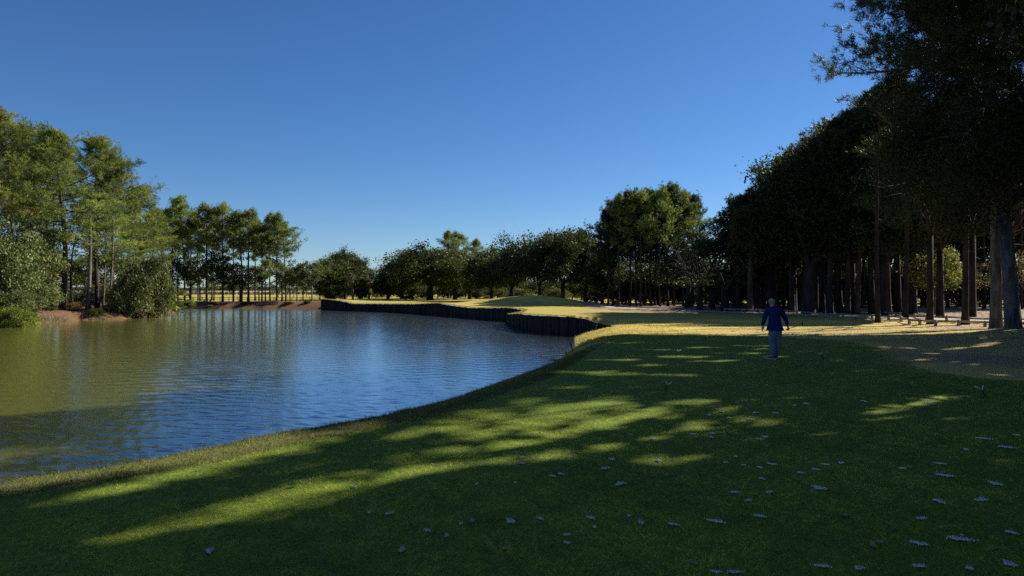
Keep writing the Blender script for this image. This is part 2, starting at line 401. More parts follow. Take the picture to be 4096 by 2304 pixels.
# ------------------------------------------------------------------ water
def water_mat():
    m, nt, out = new_mat('pond_water')
    tc = N(nt, 'ShaderNodeTexCoord')
    def noise(sc, st, det, rot=0.0):
        mp = N(nt, 'ShaderNodeMapping'); mp.inputs['Scale'].default_value = st; mp.inputs['Rotation'].default_value = (0, 0, rot)
        nt.links.new(tc.outputs['Object'], mp.inputs[0])
        n = N(nt, 'ShaderNodeTexNoise', Scale=sc, Detail=det, Roughness=.55); nt.links.new(mp.outputs[0], n.inputs['Vector'])
        return n.outputs['Fac']
    a = noise(2.6, (1, 2.6, 1), 3, .25); b_ = noise(7.5, (1, 2.0, 1), 3, -.15); c_ = noise(.12, (1, 1, 1), 3)
    ad = N(nt, 'ShaderNodeMath', operation='MULTIPLY_ADD'); nt.links.new(b_, ad.inputs[0]); ad.inputs[1].default_value = .45; nt.links.new(a, ad.inputs[2])
    st = nt.nodes.new('ShaderNodeMapRange'); nt.links.new(c_, st.inputs[0]); st.inputs[1].default_value = .35; st.inputs[2].default_value = .65
    st.inputs[3].default_value = .6; st.inputs[4].default_value = 1.0
    bp = N(nt, 'ShaderNodeBump', Distance=.006); nt.links.new(st.outputs[0], bp.inputs['Strength']); nt.links.new(ad.outputs[0], bp.inputs['Height'])
    b = N(nt, 'ShaderNodeBsdfPrincipled', Roughness=.12, IOR=1.45)
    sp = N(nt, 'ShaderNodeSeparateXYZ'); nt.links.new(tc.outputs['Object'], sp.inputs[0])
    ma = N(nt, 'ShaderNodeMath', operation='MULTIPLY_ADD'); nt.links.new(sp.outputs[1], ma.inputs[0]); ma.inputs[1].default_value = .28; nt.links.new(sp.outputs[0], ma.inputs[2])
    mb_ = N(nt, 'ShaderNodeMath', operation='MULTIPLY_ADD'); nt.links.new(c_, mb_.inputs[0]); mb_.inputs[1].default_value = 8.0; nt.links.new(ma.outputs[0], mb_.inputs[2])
    wc = mixrgb(nt, ramp(nt, mb_.outputs[0], -7, 6), (.12, .118, .014), (.065, .072, .038)); nt.links.new(wc, b.inputs['Base Color'])  # olive murk deepens leftward, putting the reflected trees' tone into the colour
    nt.links.new(bp.outputs[0], b.inputs['Normal'])
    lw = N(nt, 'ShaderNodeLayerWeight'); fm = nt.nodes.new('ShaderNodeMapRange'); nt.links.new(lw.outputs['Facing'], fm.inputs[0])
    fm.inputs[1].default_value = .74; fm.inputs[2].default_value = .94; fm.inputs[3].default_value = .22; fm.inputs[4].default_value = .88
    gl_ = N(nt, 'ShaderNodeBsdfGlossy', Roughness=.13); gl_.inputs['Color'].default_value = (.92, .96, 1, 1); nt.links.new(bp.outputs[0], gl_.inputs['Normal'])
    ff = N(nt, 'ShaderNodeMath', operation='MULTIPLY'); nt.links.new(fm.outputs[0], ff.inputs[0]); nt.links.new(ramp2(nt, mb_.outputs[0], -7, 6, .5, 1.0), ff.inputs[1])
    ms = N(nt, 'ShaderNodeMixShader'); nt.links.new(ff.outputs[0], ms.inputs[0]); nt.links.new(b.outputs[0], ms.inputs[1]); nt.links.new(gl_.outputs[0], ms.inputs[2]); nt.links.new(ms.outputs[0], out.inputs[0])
    return m
wr = [4.0]
while wr[-1] < 150: wr.append(wr[-1] + max(.05, wr[-1] * .0048))
wr = np.array(wr); wa = np.linspace(rad(-47), rad(25), 560)
WA, WR = np.meshgrid(wa, wr); wx, wy = WR * np.sin(WA), WR * np.cos(WA)
wz = np.zeros_like(wx); rw = np.random.default_rng(8)
for k in range(26):
    lam = .20 * 1.07 ** k * rw.uniform(.9, 1.1); th = rad(72) + rw.normal(0, .42); kx, ky = math.cos(th) * 2 * PI / lam, math.sin(th) * 2 * PI / lam
    if lam > 1.1: break
    att = np.clip(lam / (WR * .0048 * 3.0) - .35, 0, 1)
    wz += .0115 * min(lam, .30) * att * np.sin(kx * wx + ky * wy + rw.uniform(0, 6.28) + 1.2 * wob(wx, wy, .35, k)) / 2.2
wz *= .75 + .45 * wob(wx, wy, .10, 3)
id_ = np.arange(wx.size).reshape(wx.shape)
q = np.stack([id_[:-1, :-1], id_[:-1, 1:], id_[1:, 1:], id_[1:, :-1]], -1).reshape(-1, 4)[:, ::-1]
cx_, cy_ = wx.ravel()[q].mean(1), wy.ravel()[q].mean(1)
keep = poly_sd(PA, cx_, cy_)[0] < 3.0
tag(link('water', mesh_np('water', np.stack([wx.ravel(), wy.ravel(), ZW + wz.ravel()], 1), [q[keep]], water_mat(), smooth=True)), kind='structure')

# ------------------------------------------------------------------ timber bulkheads
def bulkhead(pts, name, label):
    rng = np.random.default_rng(5)
    P = np.array(pts, float); L = np.concatenate([[0], np.cumsum(np.hypot(*np.diff(P[:, :2], axis=0).T))])
    mb = MB(); s = 0.0
    while s < L[-1]:
        w = rng.uniform(.17, .27)
        x = np.interp(s + w / 2, L, P[:, 0]); y = np.interp(s + w / 2, L, P[:, 1]); zt = np.interp(s + w / 2, L, P[:, 2])
        k = min(len(P) - 2, max(0, int(np.searchsorted(L, s + w / 2) - 1)))
        a = math.atan2(P[k + 1, 1] - P[k, 1], P[k + 1, 0] - P[k, 0])
        # outward (water) side is to the left-front: offset toward water
        nxx, nyy = math.sin(a), -math.cos(a)
        off = .05 + rng.uniform(0, .09)
        nxx, nyy = -nxx, -nyy
        top = zt - .03 + rng.uniform(-.025, .02)
        mb.box((x + nxx * off, y + nyy * off, (top - 2.3) / 2), (w * .99, .14, top + 2.3), a, (rng.normal(0, .012), 0), rng.random())
        s += w
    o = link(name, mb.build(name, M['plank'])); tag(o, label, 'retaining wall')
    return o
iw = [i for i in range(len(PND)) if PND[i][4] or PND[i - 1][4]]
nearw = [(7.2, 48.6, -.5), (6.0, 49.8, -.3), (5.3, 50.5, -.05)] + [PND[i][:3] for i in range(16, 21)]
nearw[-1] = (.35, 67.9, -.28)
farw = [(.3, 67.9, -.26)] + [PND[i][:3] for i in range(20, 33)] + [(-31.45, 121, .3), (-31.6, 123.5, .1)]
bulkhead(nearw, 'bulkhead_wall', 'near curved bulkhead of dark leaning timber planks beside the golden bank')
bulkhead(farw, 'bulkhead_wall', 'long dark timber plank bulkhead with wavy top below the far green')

# ------------------------------------------------------------------ grass blades
def blades(x, y, z, h, w, rng, lean=.5, tone=None, name='grass', mat=None, dirv=None):
    n = len(x)
    a = rng.uniform(0, 2 * PI, n); l = rng.normal(0, lean, (n, 2)) * h[:, None]
    if dirv is not None: l += np.array(dirv) * h[:, None]
    wx, wy = np.cos(a) * w / 2, np.sin(a) * w / 2
    b = np.stack([x, y, z], 1)
    v0 = b + np.stack([-wx, -wy, np.zeros(n) - .004], 1); v1 = b + np.stack([wx, wy, np.zeros(n) - .004], 1)
    v2 = b + np.stack([l[:, 0], l[:, 1], h], 1)
    V = np.stack([v0, v1, v2], 1).reshape(-1, 3)
    Fc = np.arange(3 * n).reshape(-1, 3)
    if tone is None: tone = rng.random(n)
    return V, Fc, np.repeat(tone, 3)
rng = np.random.default_rng(3)
# short turf near the camera
parts = []
for (r0, r1, n, hh, ww) in ((3.6, 7.5, 230000, .016, .0035), (7.5, 12, 200000, .017, .005), (12, 20, 150000, .018, .008), (20, 32, 90000, .02, .013)):
    r = np.sqrt(rng.uniform(r0 ** 2, r1 ** 2, n)); a = rng.uniform(rad(-40), rad(40), n)
    x, y = r * np.sin(a), r * np.cos(a)
    s_, _, _ = poly_sd(TEE, x, y); k = s_ < .05
    x, y = x[k], y[k]; zz = ground(x, y)[0]
    h = hh * rng.uniform(.5, 1.4, len(x)); 
    cs = .0032 * (r0 + r1) / 2; hsh = np.sin(np.floor(x / cs) * 12.9898 + np.floor(y / (cs * 2.2)) * 78.233) * 43758.5453; hsh = hsh - np.floor(hsh)
    t = np.clip(.42 + .22 * wob(x, y, 1.3, 2) + .15 * wob(x, y, 6, 4) + .75 * (hsh - .5) + rng.normal(0, .1, len(x)), 0, 1); h = h * (.5 + hsh)
    parts.append(blades(x, y, zz, h, np.full(len(x), ww), rng, 1.5, t))
def join(parts, name, mat, kind='stuff', label=None, cat=None):
    V = np.vstack([p[0] for p in parts]); off = np.cumsum([0] + [len(p[0]) for p in parts[:-1]])
    Fc = np.vstack([p[1] + o for p, o in zip(parts, off)])
    o = link(name, mesh_np(name, V, [Fc], mat, tone=np.concatenate([p[2] for p in parts])))
    tag(o, label, cat, kind=kind); return o
join(parts, 'grass', M['turf'], label='closely mown green turf covering the tee', cat='grass')
# rough fringe along the brow of the near bank
parts = []
TI = TEE[1:14]
n = 150000
seg = rng.uniform(0, 1, n)
Lb = np.concatenate([[0], np.cumsum(np.hypot(*np.diff(TI, axis=0).T))])
sx_ = seg * Lb[-1]; bxx = np.interp(sx_, Lb, TI[:, 0]); byy = np.interp(sx_, Lb, TI[:, 1])
i = np.clip(np.searchsorted(Lb, sx_) - 1, 0, len(TI) - 2)
dd = TI[i + 1] - TI[i]; dd /= np.linalg.norm(dd, axis=1)[:, None]
off = rng.uniform(-.05, 2.3, n)
x = bxx - dd[:, 1] * off; y = byy + dd[:, 0] * off
zz, sdd, _, _, _ = ground(x, y); k = (sdd > .1) & (zz > -1.3)
x, y, zz, off = x[k], y[k], zz[k], off[k]
cl = wob(x, y, 5.5, 7) * .5 + wob(x, y, 14, 3) * .5
h = (.018 + .032 * np.clip(cl + .4, 0, 1)) * rng.uniform(.5, 1.5, len(x)) * (1 + .9 * (off > .55) * (rng.random(len(x)) < .05))
t = np.clip(.45 + .35 * cl - .35 * (off < .28) + rng.normal(0, .2, len(x)), 0, 1)
parts.append(blades(x, y, zz, h, rng.uniform(.004, .010, len(x)), rng, .8, t))
# long seed stalks on the brow
k = (rng.random(len(x)) < .012) & (off > .5) & (off < 1.3)
parts.append(blades(x[k], y[k], zz[k], rng.uniform(.07, .18, k.sum()), np.full(k.sum(), .005), rng, .35, np.full(k.sum(), .95)))
join(parts, 'fringe_grass', M['fringe'], label='shaggy dry fringe grass along the brow above the pond', cat='grass')
# dormant golden rough on the bank beyond the tee
n = 170000
x = rng.uniform(2, 22, n); y = rng.uniform(23, 52, n)
zz, sdd, wl_, _, _ = ground(x, y); s_, _, _ = poly_sd(TEE, x, y)
k = (sdd > .1) & (sdd < 6 + 14 * (rng.random(n) < .3)) & (s_ > 0) & (~wl_) & (zz > -1.35)
x, y, zz, sdd = x[k], y[k], zz[k], sdd[k]
cl = .5 * wob(x, y, 2.1, 9) + .5 * wob(x, y, 6.1, 1)
h = (.03 + .06 * np.clip(cl, 0, 1) + .05 * (sdd < 1.5)) * rng.uniform(.5, 1.4, len(x))
t = np.clip(.5 + .3 * cl + rng.normal(0, .22, len(x)), 0, 1)
join([blades(x, y, zz, h, np.full(len(x), .02), rng, .9, t, dirv=(-.6, -.3))], 'dormant_grass', M['dry'], label='golden dormant rough grass on the bank past the tee', cat='grass')
# turf lip over the timber walls
parts = []
for i in range(16, 33):
    a, b = PA[i], PA[(i + 1) % len(PA)]
    L = math.hypot(b[0] - a[0], b[1] - a[1]); n = int(L * 160)
    t = rng.random(n); x = a[0] + (b[0] - a[0]) * t; y = a[1] + (b[1] - a[1]) * t
    o = rng.uniform(-.02, .45, n); dx, dy = (b[0] - a[0]) / L, (b[1] - a[1]) / L
    x = x + dy * o; y = y - dx * o
    z1 = b[2] if b[4] > .5 else a[2] * .6
    zz = a[2] + (z1 - a[2]) * t
    parts.append(blades(x, y, zz, rng.uniform(.04, .12, n), np.full(n, .04), rng, .9, None))
join(parts, 'lip_grass', M['dry'], label='tufts of grass hanging over the timber bulkhead tops', cat='grass')
print('grass', time.time() - T0)

# ------------------------------------------------------------------ trees
def needles(C, D, k, L, w, rng):
    """tufts at C pointing D: k needles each"""
    n = len(C); c = np.repeat(C, k, 0); d = np.repeat(D, k, 0) * .55 + rng.normal(0, .6, (n * k, 3)); d[:, 2] += .12
    d /= np.linalg.norm(d, axis=1)[:, None]
    p = np.cross(d, rng.normal(0, 1, d.shape)); p /= np.linalg.norm(p, axis=1)[:, None]
    l = L * rng.uniform(.6, 1.15, n * k)[:, None]
    c = c + rng.normal(0, L * .18, c.shape)
    V = np.stack([c - p * w / 2, c + p * w / 2, c + d * l], 1).reshape(-1, 3)
    return V, np.arange(3 * n * k).reshape(-1, 3)
def leaves(C, k, spread, size, rng, flat=.75):
    n = len(C); c = np.repeat(C, k, 0) + rng.normal(0, 1, (n * k, 3)) * np.array([1, 1, flat]) * (spread if np.isscalar(spread) else np.repeat(spread, k)[:, None])
    u = rng.normal(0, 1, c.shape); u /= np.linalg.norm(u, axis=1)[:, None]
    v = np.cross(u, rng.normal(0, 1, c.shape)); v /= np.linalg.norm(v, axis=1)[:, None]
    s = size * rng.uniform(.6, 1.3, n * k)[:, None]
    V = np.stack([c - u * s, c + v * s * .55, c + u * s, c - v * s * .55], 1).reshape(-1, 3)
    return V, np.arange(4 * n * k).reshape(-1, 4)

# sunlit ground patches seen in the photograph: the crowns keep their gaps open above these
def E(cx, cy, rx, ry, ang=0): return (cx / 2.5156, cy / 2.5156, rx / 2.5156, ry / 2.5156, rad(ang))
LIT = [E(820, 1232, 380, 32, 14), E(1480, 1062, 420, 34, 6), E(1250, 1120, 330, 20, 9), E(1750, 1088, 220, 16, 6), E(650, 1275, 330, 40, 15), E(350, 1345, 120, 22, 12), E(1400, 1035, 330, 42, 5), E(1130, 1075, 180, 22, 10), E(1690, 1155, 130, 20, 3), E(1350, 1150, 330, 20, 7), E(1000, 1190, 190, 20, 10),
       E(1850, 1060, 160, 14, 6), E(2250, 1024, 150, 13, 7), E(2350, 1002, 110, 8, 2), E(550, 1165, 560, 24, 13), E(100, 1205, 170, 16, 8), E(1600, 942, 170, 5, -2), E(1450, 936, 90, 4), E(1640, 919, 90, 4),
       E(1760, 874, 70, 3), E(1660, 880, 60, 2), E(1850, 888, 95, 3.5), E(1700, 897, 110, 3.5), E(1560, 905, 90, 3), E(1900, 870, 60, 2.5), E(1800, 908, 90, 3), E(1960, 897, 50, 2), E(1570, 862, 120, 2),
       E(2230, 1048, 100, 12, 4), E(2030, 884, 60, 2), E(2420, 912, 50, 3), E(2330, 903, 50, 2.5, 5), E(2260, 872, 60, 3), E(2400, 872, 60, 3, 6), E(2480, 862, 40, 4, 6), E(2500, 940, 60, 3), E(2350, 886, 60, 2),
       E(2180, 932, 40, 2.5), E(2400, 1052, 60, 5), E(1900, 1105, 60, 6), E(2020, 1000, 60, 3), E(1750, 1010, 160, 8, 2), E(1500, 975, 120, 4), E(2520, 1160, 60, 8), E(2050, 1090, 70, 5)]
def lit_test(P, rng, water=True):
    """True where a crown element standing at P (world) would shade a patch that is sunlit"""
    res = np.zeros(len(P), bool)
    for it in range(2):
        zg = np.where((P[:, 1] - SY * (P[:, 2] / ST)) < 32, 0., -.3) if it == 0 else np.full(len(P), ZW)
        L = (P[:, 2] - zg) / ST
        gx, gy = P[:, 0] - SX * L, P[:, 1] - SY * L
        ok = gy > 2.5
        g = np.where(ok, gy, 99.)
        px = 512 + F * gx / g; py = HOR + F * (CZ - zg) / g
        if it == 0:
            m = np.zeros(len(P), bool); soft = rng.normal(-.02, .42, len(P)) * (rng.random(len(P)) < .8); brk = .85 * wob(px, py * 3.2, .075, 2)
            m |= (wob(px, py * 5.5, .045, 4) + .25 * wob(px, py * 6, .11, 1) > .80 + .1 * soft) & (py > 337) & (py < 400) & (px > 560)
            brow = np.interp(px, [0, 119, 238, 358, 437], [487, 467, 447, 424, 407])
            m |= (np.abs(py - brow) < 9 + 4 * soft) & (px > -10) & (px < 330) & (wob(px, py * 0, .03, 1) > -.45)
            for (cx, cy, rx, ry, a) in LIT:
                dx, dy = px - cx, -(py - cy)
                u = dx * math.cos(a) + dy * math.sin(a); v = -dx * math.sin(a) + dy * math.cos(a)
                e = (u / rx) ** 2 + (v / ry) ** 2
                m |= e < 1.0 + soft + brk
            # golden band past the tee, and the bank
            band = (px > 560) & (px < 1010) & (py < 335.3 + .0 * px) & (py > np.where(px < 628, 321.5, 325.8 - (px - 850).clip(0, 400) * .035))
            band2 = (px > 380) & (px < 700) & (py > 306.5 + (px - 500).clip(0, 400) * .008) & (py < 312 + (px - 520) * .006)
            band3 = (px > 868 + 50 * wob(py * 2.2, px * .3, .21, 3)) & (px < 1024) & (py > 309) & (py < 325)
            mnd = (px > 400) & (px < 505) & (py > 296.5) & (py < 303.5)
            m |= (band | band2 | mnd | band3)
            m &= (gx > -6)
            res |= m & ok
        elif water:
            lim = 441 - px * (60 / 497.)
            cand = np.where(ok & (py < lim + 3) & (px > -80) & (gy < 130) & ~res)[0]
            if len(cand):
                wsd = poly_sd(PA, gx[cand], gy[cand])[0]; res[cand[wsd < -.5]] = True
    return res & (P[:, 2] > 3)

def gen_pine(rng, H, R, cb, rb, lean=(0, 0), nb=46, tw=6, k=9, L=.30, w=.035, tub=6, dens=3, top=.25, droop=0., cull=None, stubs=8, water=True):
    mb = MB(); zt = np.linspace(0, 1, 12)
    wx, wy = rng.normal(0, .12, 2)
    tp = np.stack([lean[0] * zt ** 1.4 * H + wx * np.sin(zt * 5) * (zt > 0), lean[1] * zt ** 1.4 * H + wy * np.sin(zt * 4) * (zt > 0), zt * H - .15 * (zt == 0)], 1)
    tr = rb * ((1 - zt) ** .75 * .92 + .05); tr[0] *= 1.45; tr[1] *= 1.02
    tpf = np.array([[np.interp(q, zt, tp[:, j]) for j in range(3)] for q in np.concatenate([[0, .012, .035], zt[1:]])])
    trf = np.interp(np.concatenate([[0, .012, .035], zt[1:]]), zt, tr); trf[0] = rb * 1.55; trf[1] = rb * 1.2; trf[2] = rb * 1.03
    mb.tube(tpf, trf, tub + 2)
    C, D, T = [], [], []
    ga = rng.uniform(0, 6)
    for i in range(nb):
        u = (i + rng.random()) / nb
        t = cb + (1 - cb) * (u ** .85) * .985
        prof = (.62 + .38 * math.sin(PI * min(1, u * 1.5))) * (1 if u < .6 else 1 - (1 - top) * ((u - .6) / .4) ** 1.4)
        ln = R * prof * rng.uniform(.6, 1.12)
        ln *= rng.choice([.55, .85, 1.0, 1.22])
        az = ga + i * 2.4 + rng.normal(0, .4)
        el = rad(-4 + 50 * u ** 1.5 + rng.normal(0, 8) - droop)
        p0 = np.array([np.interp(t, zt, tp[:, j]) for j in range(3)])
        hd = np.array([math.cos(az), math.sin(az), 0])
        s = np.linspace(0, 1, 6)
        bend = rng.normal(0, .12)
        side = np.array([-hd[1], hd[0], 0])
        bp = p0 + hd * (ln * s[:, None] * math.cos(el)) + np.array([0, 0, 1]) * (ln * (s * math.sin(el) + .16 * s ** 2.2))[:, None] + side * (bend * ln * s ** 2)[:, None]
        r0 = max(.02, rb * .30 * (ln / R) ** .8)
        btone = rng.normal(.45, .22)
        if cull is not None and lit_test(np.repeat(bp[3:], 4, 0) + np.array(cull) + rng.normal(0, .4, (12, 3)), rng, water).mean() > .5: continue
        mb.tube(bp, r0 * (1 - .85 * s), 4, cap=False)
        for j in range(tw):
            sj = rng.uniform(.32, 1.0) if j else 1.0
            q0 = np.array([np.interp(sj, s, bp[:, c]) for c in range(3)])
            sg = 1 if (j % 2) else -1
            dv = hd * rng.uniform(.3, .9) + side * sg * rng.uniform(.4, 1.0) * (j > 0) + np.array([0, 0, rng.uniform(-.05, .5)])
            dv /= np.linalg.norm(dv)
            tl = ln * .34 * (1.15 - .6 * sj) * rng.uniform(.6, 1.2) + .25
            q1 = q0 + dv * tl
            mb.tube([q0, (q0 + q1) / 2 + np.array([0, 0, -.03 * tl]), q1], [r0 * .3, r0 * .2, r0 * .1], 3, cap=False)
            for f in np.linspace(.35, 1, dens):
                C.append(q0 + (q1 - q0) * f + rng.normal(0, .08 + .05 * L, 3)); D.append(dv); T.append(btone + rng.normal(0, .12))
    for i in range(stubs):
        t = rng.uniform(cb * .55, cb); az = rng.uniform(0, 6.28); ln = rng.uniform(.3, 1.3) * R * .3
        p0 = np.array([np.interp(t, zt, tp[:, j]) for j in range(3)])
        q = p0 + np.array([math.cos(az) * ln, math.sin(az) * ln, rng.uniform(-.3, .1) * ln])
        mb.tube([p0, (p0 + q) / 2 + [0, 0, .05], q], [.035, .022, .01], 3, cap=False)
    C, D, T = np.array(C), np.array(D), np.array(T)
    # clump: several tufts round each spot
    m = 2
    C = np.repeat(C, m, 0) + rng.normal(0, L * .55, (len(C) * m, 3)); D = np.repeat(D, m, 0); T = np.repeat(T, m)
    if cull is not None:
        kk = ~lit_test(C + np.array(cull), rng, water); C, D, T = C[kk], D[kk], T[kk]
    V, Fc = needles(C, D, k, L, w, rng)
    T = np.repeat(np.clip(T, 0, 1), k * 3)
    return mb, (V, Fc, T)

def gen_oak(rng, H, R, zb, rb, lobes=18, ncl=260, k=55, size=.13, cr=None, trunk_h=.22, lean=(0, 0), cull=None, limbs=6, flat=.8, water=True):
    mb = MB()
    zc = (zb + H) / 2; hz = (H - zb) / 2
    th = max(trunk_h * H, .8)
    fork = np.array([lean[0] * th, lean[1] * th, th])
    mb.tube([[0, 0, -.2], [0, 0, .1], [lean[0] * th * .3, lean[1] * th * .3, th * .4], fork], [rb * 1.5, rb * 1.15, rb * .95, rb * .9], 9)
    Ls = []
    for i in range(lobes):
        a = i * 2.4 + rng.normal(0, .3); v = 1 - 2 * (i + .5) / lobes; v = v * .92 + rng.normal(0, .08)
        hr = math.sqrt(max(0, 1 - v * v))
        q = rng.uniform(.42, .86)
        Ls.append([lean[0] * H * .6 + math.cos(a) * hr * R * q, lean[1] * H * .6 + math.sin(a) * hr * R * q, zc + v * hz * q])
    Ls.append([lean[0] * H * .6, lean[1] * H * .6, zc + hz * .3]); Ls = np.array(Ls)
    tips = []
    for i in range(min(limbs, len(Ls))):
        tgt = Ls[(i * 3 + 1) % len(Ls)] * np.array([.9, .9, 1]); 
        midp = fork * .5 + tgt * .5 + np.array([rng.normal(0, .06 * R), rng.normal(0, .06 * R), -.06 * hz])
        s = np.linspace(0, 1, 6)[:, None]
        pth = (1 - s) ** 2 * fork + 2 * s * (1 - s) * midp + s ** 2 * tgt + rng.normal(0, .03 * R, (6, 3)) * (s > 0) * (s < 1)
        rl = rb * rng.uniform(.38, .55)
        mb.tube(pth, rl * (1 - .75 * s[:, 0]), 6, cap=False); tips.append(pth)
    allp = np.vstack(tips)
    per = max(1, ncl // len(Ls)); C, T, SP = [], [], []
    for li, Lc in enumerate(Ls):
        lr = R * rng.uniform(.22, .46); lt = rng.normal(.42, .2)
        j = np.argmin(((allp - Lc) ** 2).sum(1)); 
        mb.tube([allp[j], (allp[j] + Lc) / 2 + rng.normal(0, .05 * R, 3), Lc], [rb * .22, rb * .15, rb * .06], 4, cap=False)
        for c in range(per):
            d = rng.normal(0, 1, 3); d /= np.linalg.norm(d)
            q = lr * (rng.random() ** .4)
            p = Lc + d * q * np.array([1, 1, flat * min(1.2, hz / R)])
            if p[2] < zb * .8: p[2] = zb * .8 + rng.random() * .5
            C.append(p); T.append(lt + rng.normal(0, .12) + .0)
            if c % 3 == 0 and (cull is None or not lit_test(np.array([p]) + np.array(cull), rng, False)[0]):
                mb.tube([Lc, (Lc + p) / 2 + rng.normal(0, .04 * R, 3), p], [rb * .07, rb * .045, rb * .02], 3, cap=False)
    C, T = np.array(C), np.array(T)
    cr = cr or .085 * R
    V, Fc = leaves(C, k, cr, size, rng)
    Tn = np.clip(np.repeat(T, k) + rng.normal(0, .13, len(C) * k), 0, 1)
    if cull is not None:
        V = V.reshape(-1, 4, 3); kk = ~lit_test(V.mean(1) + np.array(cull), rng, water)
        V = V[kk].reshape(-1, 3); Tn = Tn[kk]; Fc = np.arange(len(V)).reshape(-1, 4)
    return mb, (V, Fc, np.repeat(Tn, 4))

PROTO = {}
def proto(name, gen, mat_leaf, mat_bark, H, R, seed, **kw):
    rng = np.random.default_rng(seed)
    mb, (V, Fc, T) = gen(rng, H=H, R=R, **kw)
    PROTO[name] = (mb.build('trunk', mat_bark, True), mesh_np('crown', V, [Fc], mat_leaf, tone=T), H, R)
proto('pineA', gen_pine, M['pine'], M['bark'], 20, 4.6, 1, cb=.47, rb=.26, nb=60, tw=9, k=10, L=.40, w=.055)
proto('pineB', gen_pine, M['pine'], M['bark'], 20, 4.2, 2, cb=.50, rb=.24, nb=46, tw=9, k=10, L=.40, w=.055, lean=(.03, .01))
proto('pineC', gen_pine, M['pine'], M['bark'], 20, 5.2, 3, cb=.40, rb=.33, nb=66, tw=9, k=10, L=.40, w=.055, lean=(-.02, .01))
proto('farpineA', gen_pine, M['pine'], M['bark'], 18, 4.0, 4, cb=.52, rb=.22, nb=32, tw=8, k=7, L=.46, w=.08, tub=4)
proto('farpineB', gen_pine, M['pine'], M['bark'], 18, 3.6, 5, cb=.60, rb=.20, nb=27, tw=8, k=7, L=.46, w=.08, tub=4, lean=(.04, 0))
proto('darkpineA', gen_pine, M['darkpine'], M['darkbark'], 18, 4.2, 6, cb=.38, rb=.26, nb=60, tw=8, k=9, L=.44, w=.085, tub=4)
proto('darkpineB', gen_pine, M['darkpine'], M['darkbark'], 18, 3.8, 7, cb=.48, rb=.24, nb=54, tw=8, k=9, L=.44, w=.085, tub=4, lean=(-.03, 0))
proto('oakA', gen_oak, M['oak'], M['darkbark'], 10, 6, 8, zb=1.5, rb=.42, lobes=26, ncl=420, k=52, size=.16)
proto('oakB', gen_oak, M['oak'], M['darkbark'], 10, 6, 9, zb=1.0, rb=.38, lobes=22, ncl=360, k=52, size=.17, lean=(.05, 0))
proto('darkoakA', gen_oak, M['darkoak'], M['darkbark'], 12, 6, 10, zb=1.9, rb=.40, lobes=28, ncl=480, k=50, size=.17)
proto('darkoakB', gen_oak, M['darkoak'], M['darkbark'], 12, 6, 11, zb=1.4, rb=.36, lobes=24, ncl=420, k=50, size=.17, lean=(-.04, 0))
proto('sapling', gen_oak, M['olive'], M['greybark'], 8, 3, 12, zb=2.8, rb=.12, lobes=14, ncl=110, k=32, size=.14, trunk_h=.35, limbs=5)
proto('saplingB', gen_oak, M['oak'], M['darkbark'], 8, 2.8, 13, zb=2.4, rb=.13, lobes=13, ncl=100, k=32, size=.14, trunk_h=.3, limbs=5)
proto('shrub', gen_oak, M['oak'], M['darkbark'], 4, 3, 14, zb=.2, rb=.12, lobes=22, ncl=300, k=46, size=.10, trunk_h=.12, limbs=7)
proto('shrubB', gen_oak, M['darkoak'], M['darkbark'], 4, 3.4, 15, zb=.15, rb=.12, lobes=18, ncl=200, k=40, size=.13, trunk_h=.12, limbs=7)
proto('olivetree', gen_oak, M['olive'], M['greybark'], 9, 3.6, 16, zb=2, rb=.14, lobes=18, ncl=200, k=36, size=.13, trunk_h=.25)
print('protos', time.time() - T0)

COUNT = {}
LBL_USED = set()
def plant(pr, px, d, H, R, name, label, group, rz=None, ry=1.0, z=None, leafmat=None, nogroup=False):
    t, c, H0, Rr = PROTO[pr]
    x = at(px, d); zz = gz(x, d) if z is None else z
    rz = random.uniform(0, 6.28) if rz is None else rz
    e = empty(name, (x, d, zz - .05), rz, (R / Rr, R / Rr * ry, H / H0))
    tag(e, label, None, group); e['category'] = {'shrub': 'shrub'}.get(name, 'tree')
    link('trunk', t, e)
    co = link('crown', c, e)
    if leafmat:
        key = c.name + leafmat
        if key not in bpy.data.meshes:
            c2 = c.copy(); c2.name = key; c2.materials[0] = M[leafmat]
        co.data = bpy.data.meshes[key]
    return e
random.seed(4)

def unique_tree(kind, px, d, name, label, group, mat, bark, seed, x=None, **kw):
    x = at(px, d) if x is None else x
    zz = gz(x, d); rng = np.random.default_rng(seed)
    gen = gen_pine if kind == 'pine' else gen_oak
    kw.setdefault('cull', (x, d, zz)); mb, (V, Fc, T) = gen(rng, **kw)
    e = empty(name, (x, d, zz)); tag(e, label, 'tree', group)
    link('trunk', mb.build('trunk', M[bark], True), e)
    link('crown', mesh_np('crown', V, [Fc], M[mat], tone=T), e)
    return e

SILX = [600, 640, 668, 700, 715, 730, 745, 752, 757, 765, 775, 790, 800, 812, 825, 835, 850, 870, 1040]
SILY = [212, 193, 191, 207, 202, 198, 193, 182, 168, 160, 152, 142, 136, 130, 119, 110, 100, 92, 92]
def sil(px, top): return max(top, float(np.interp(px, SILX, SILY)))
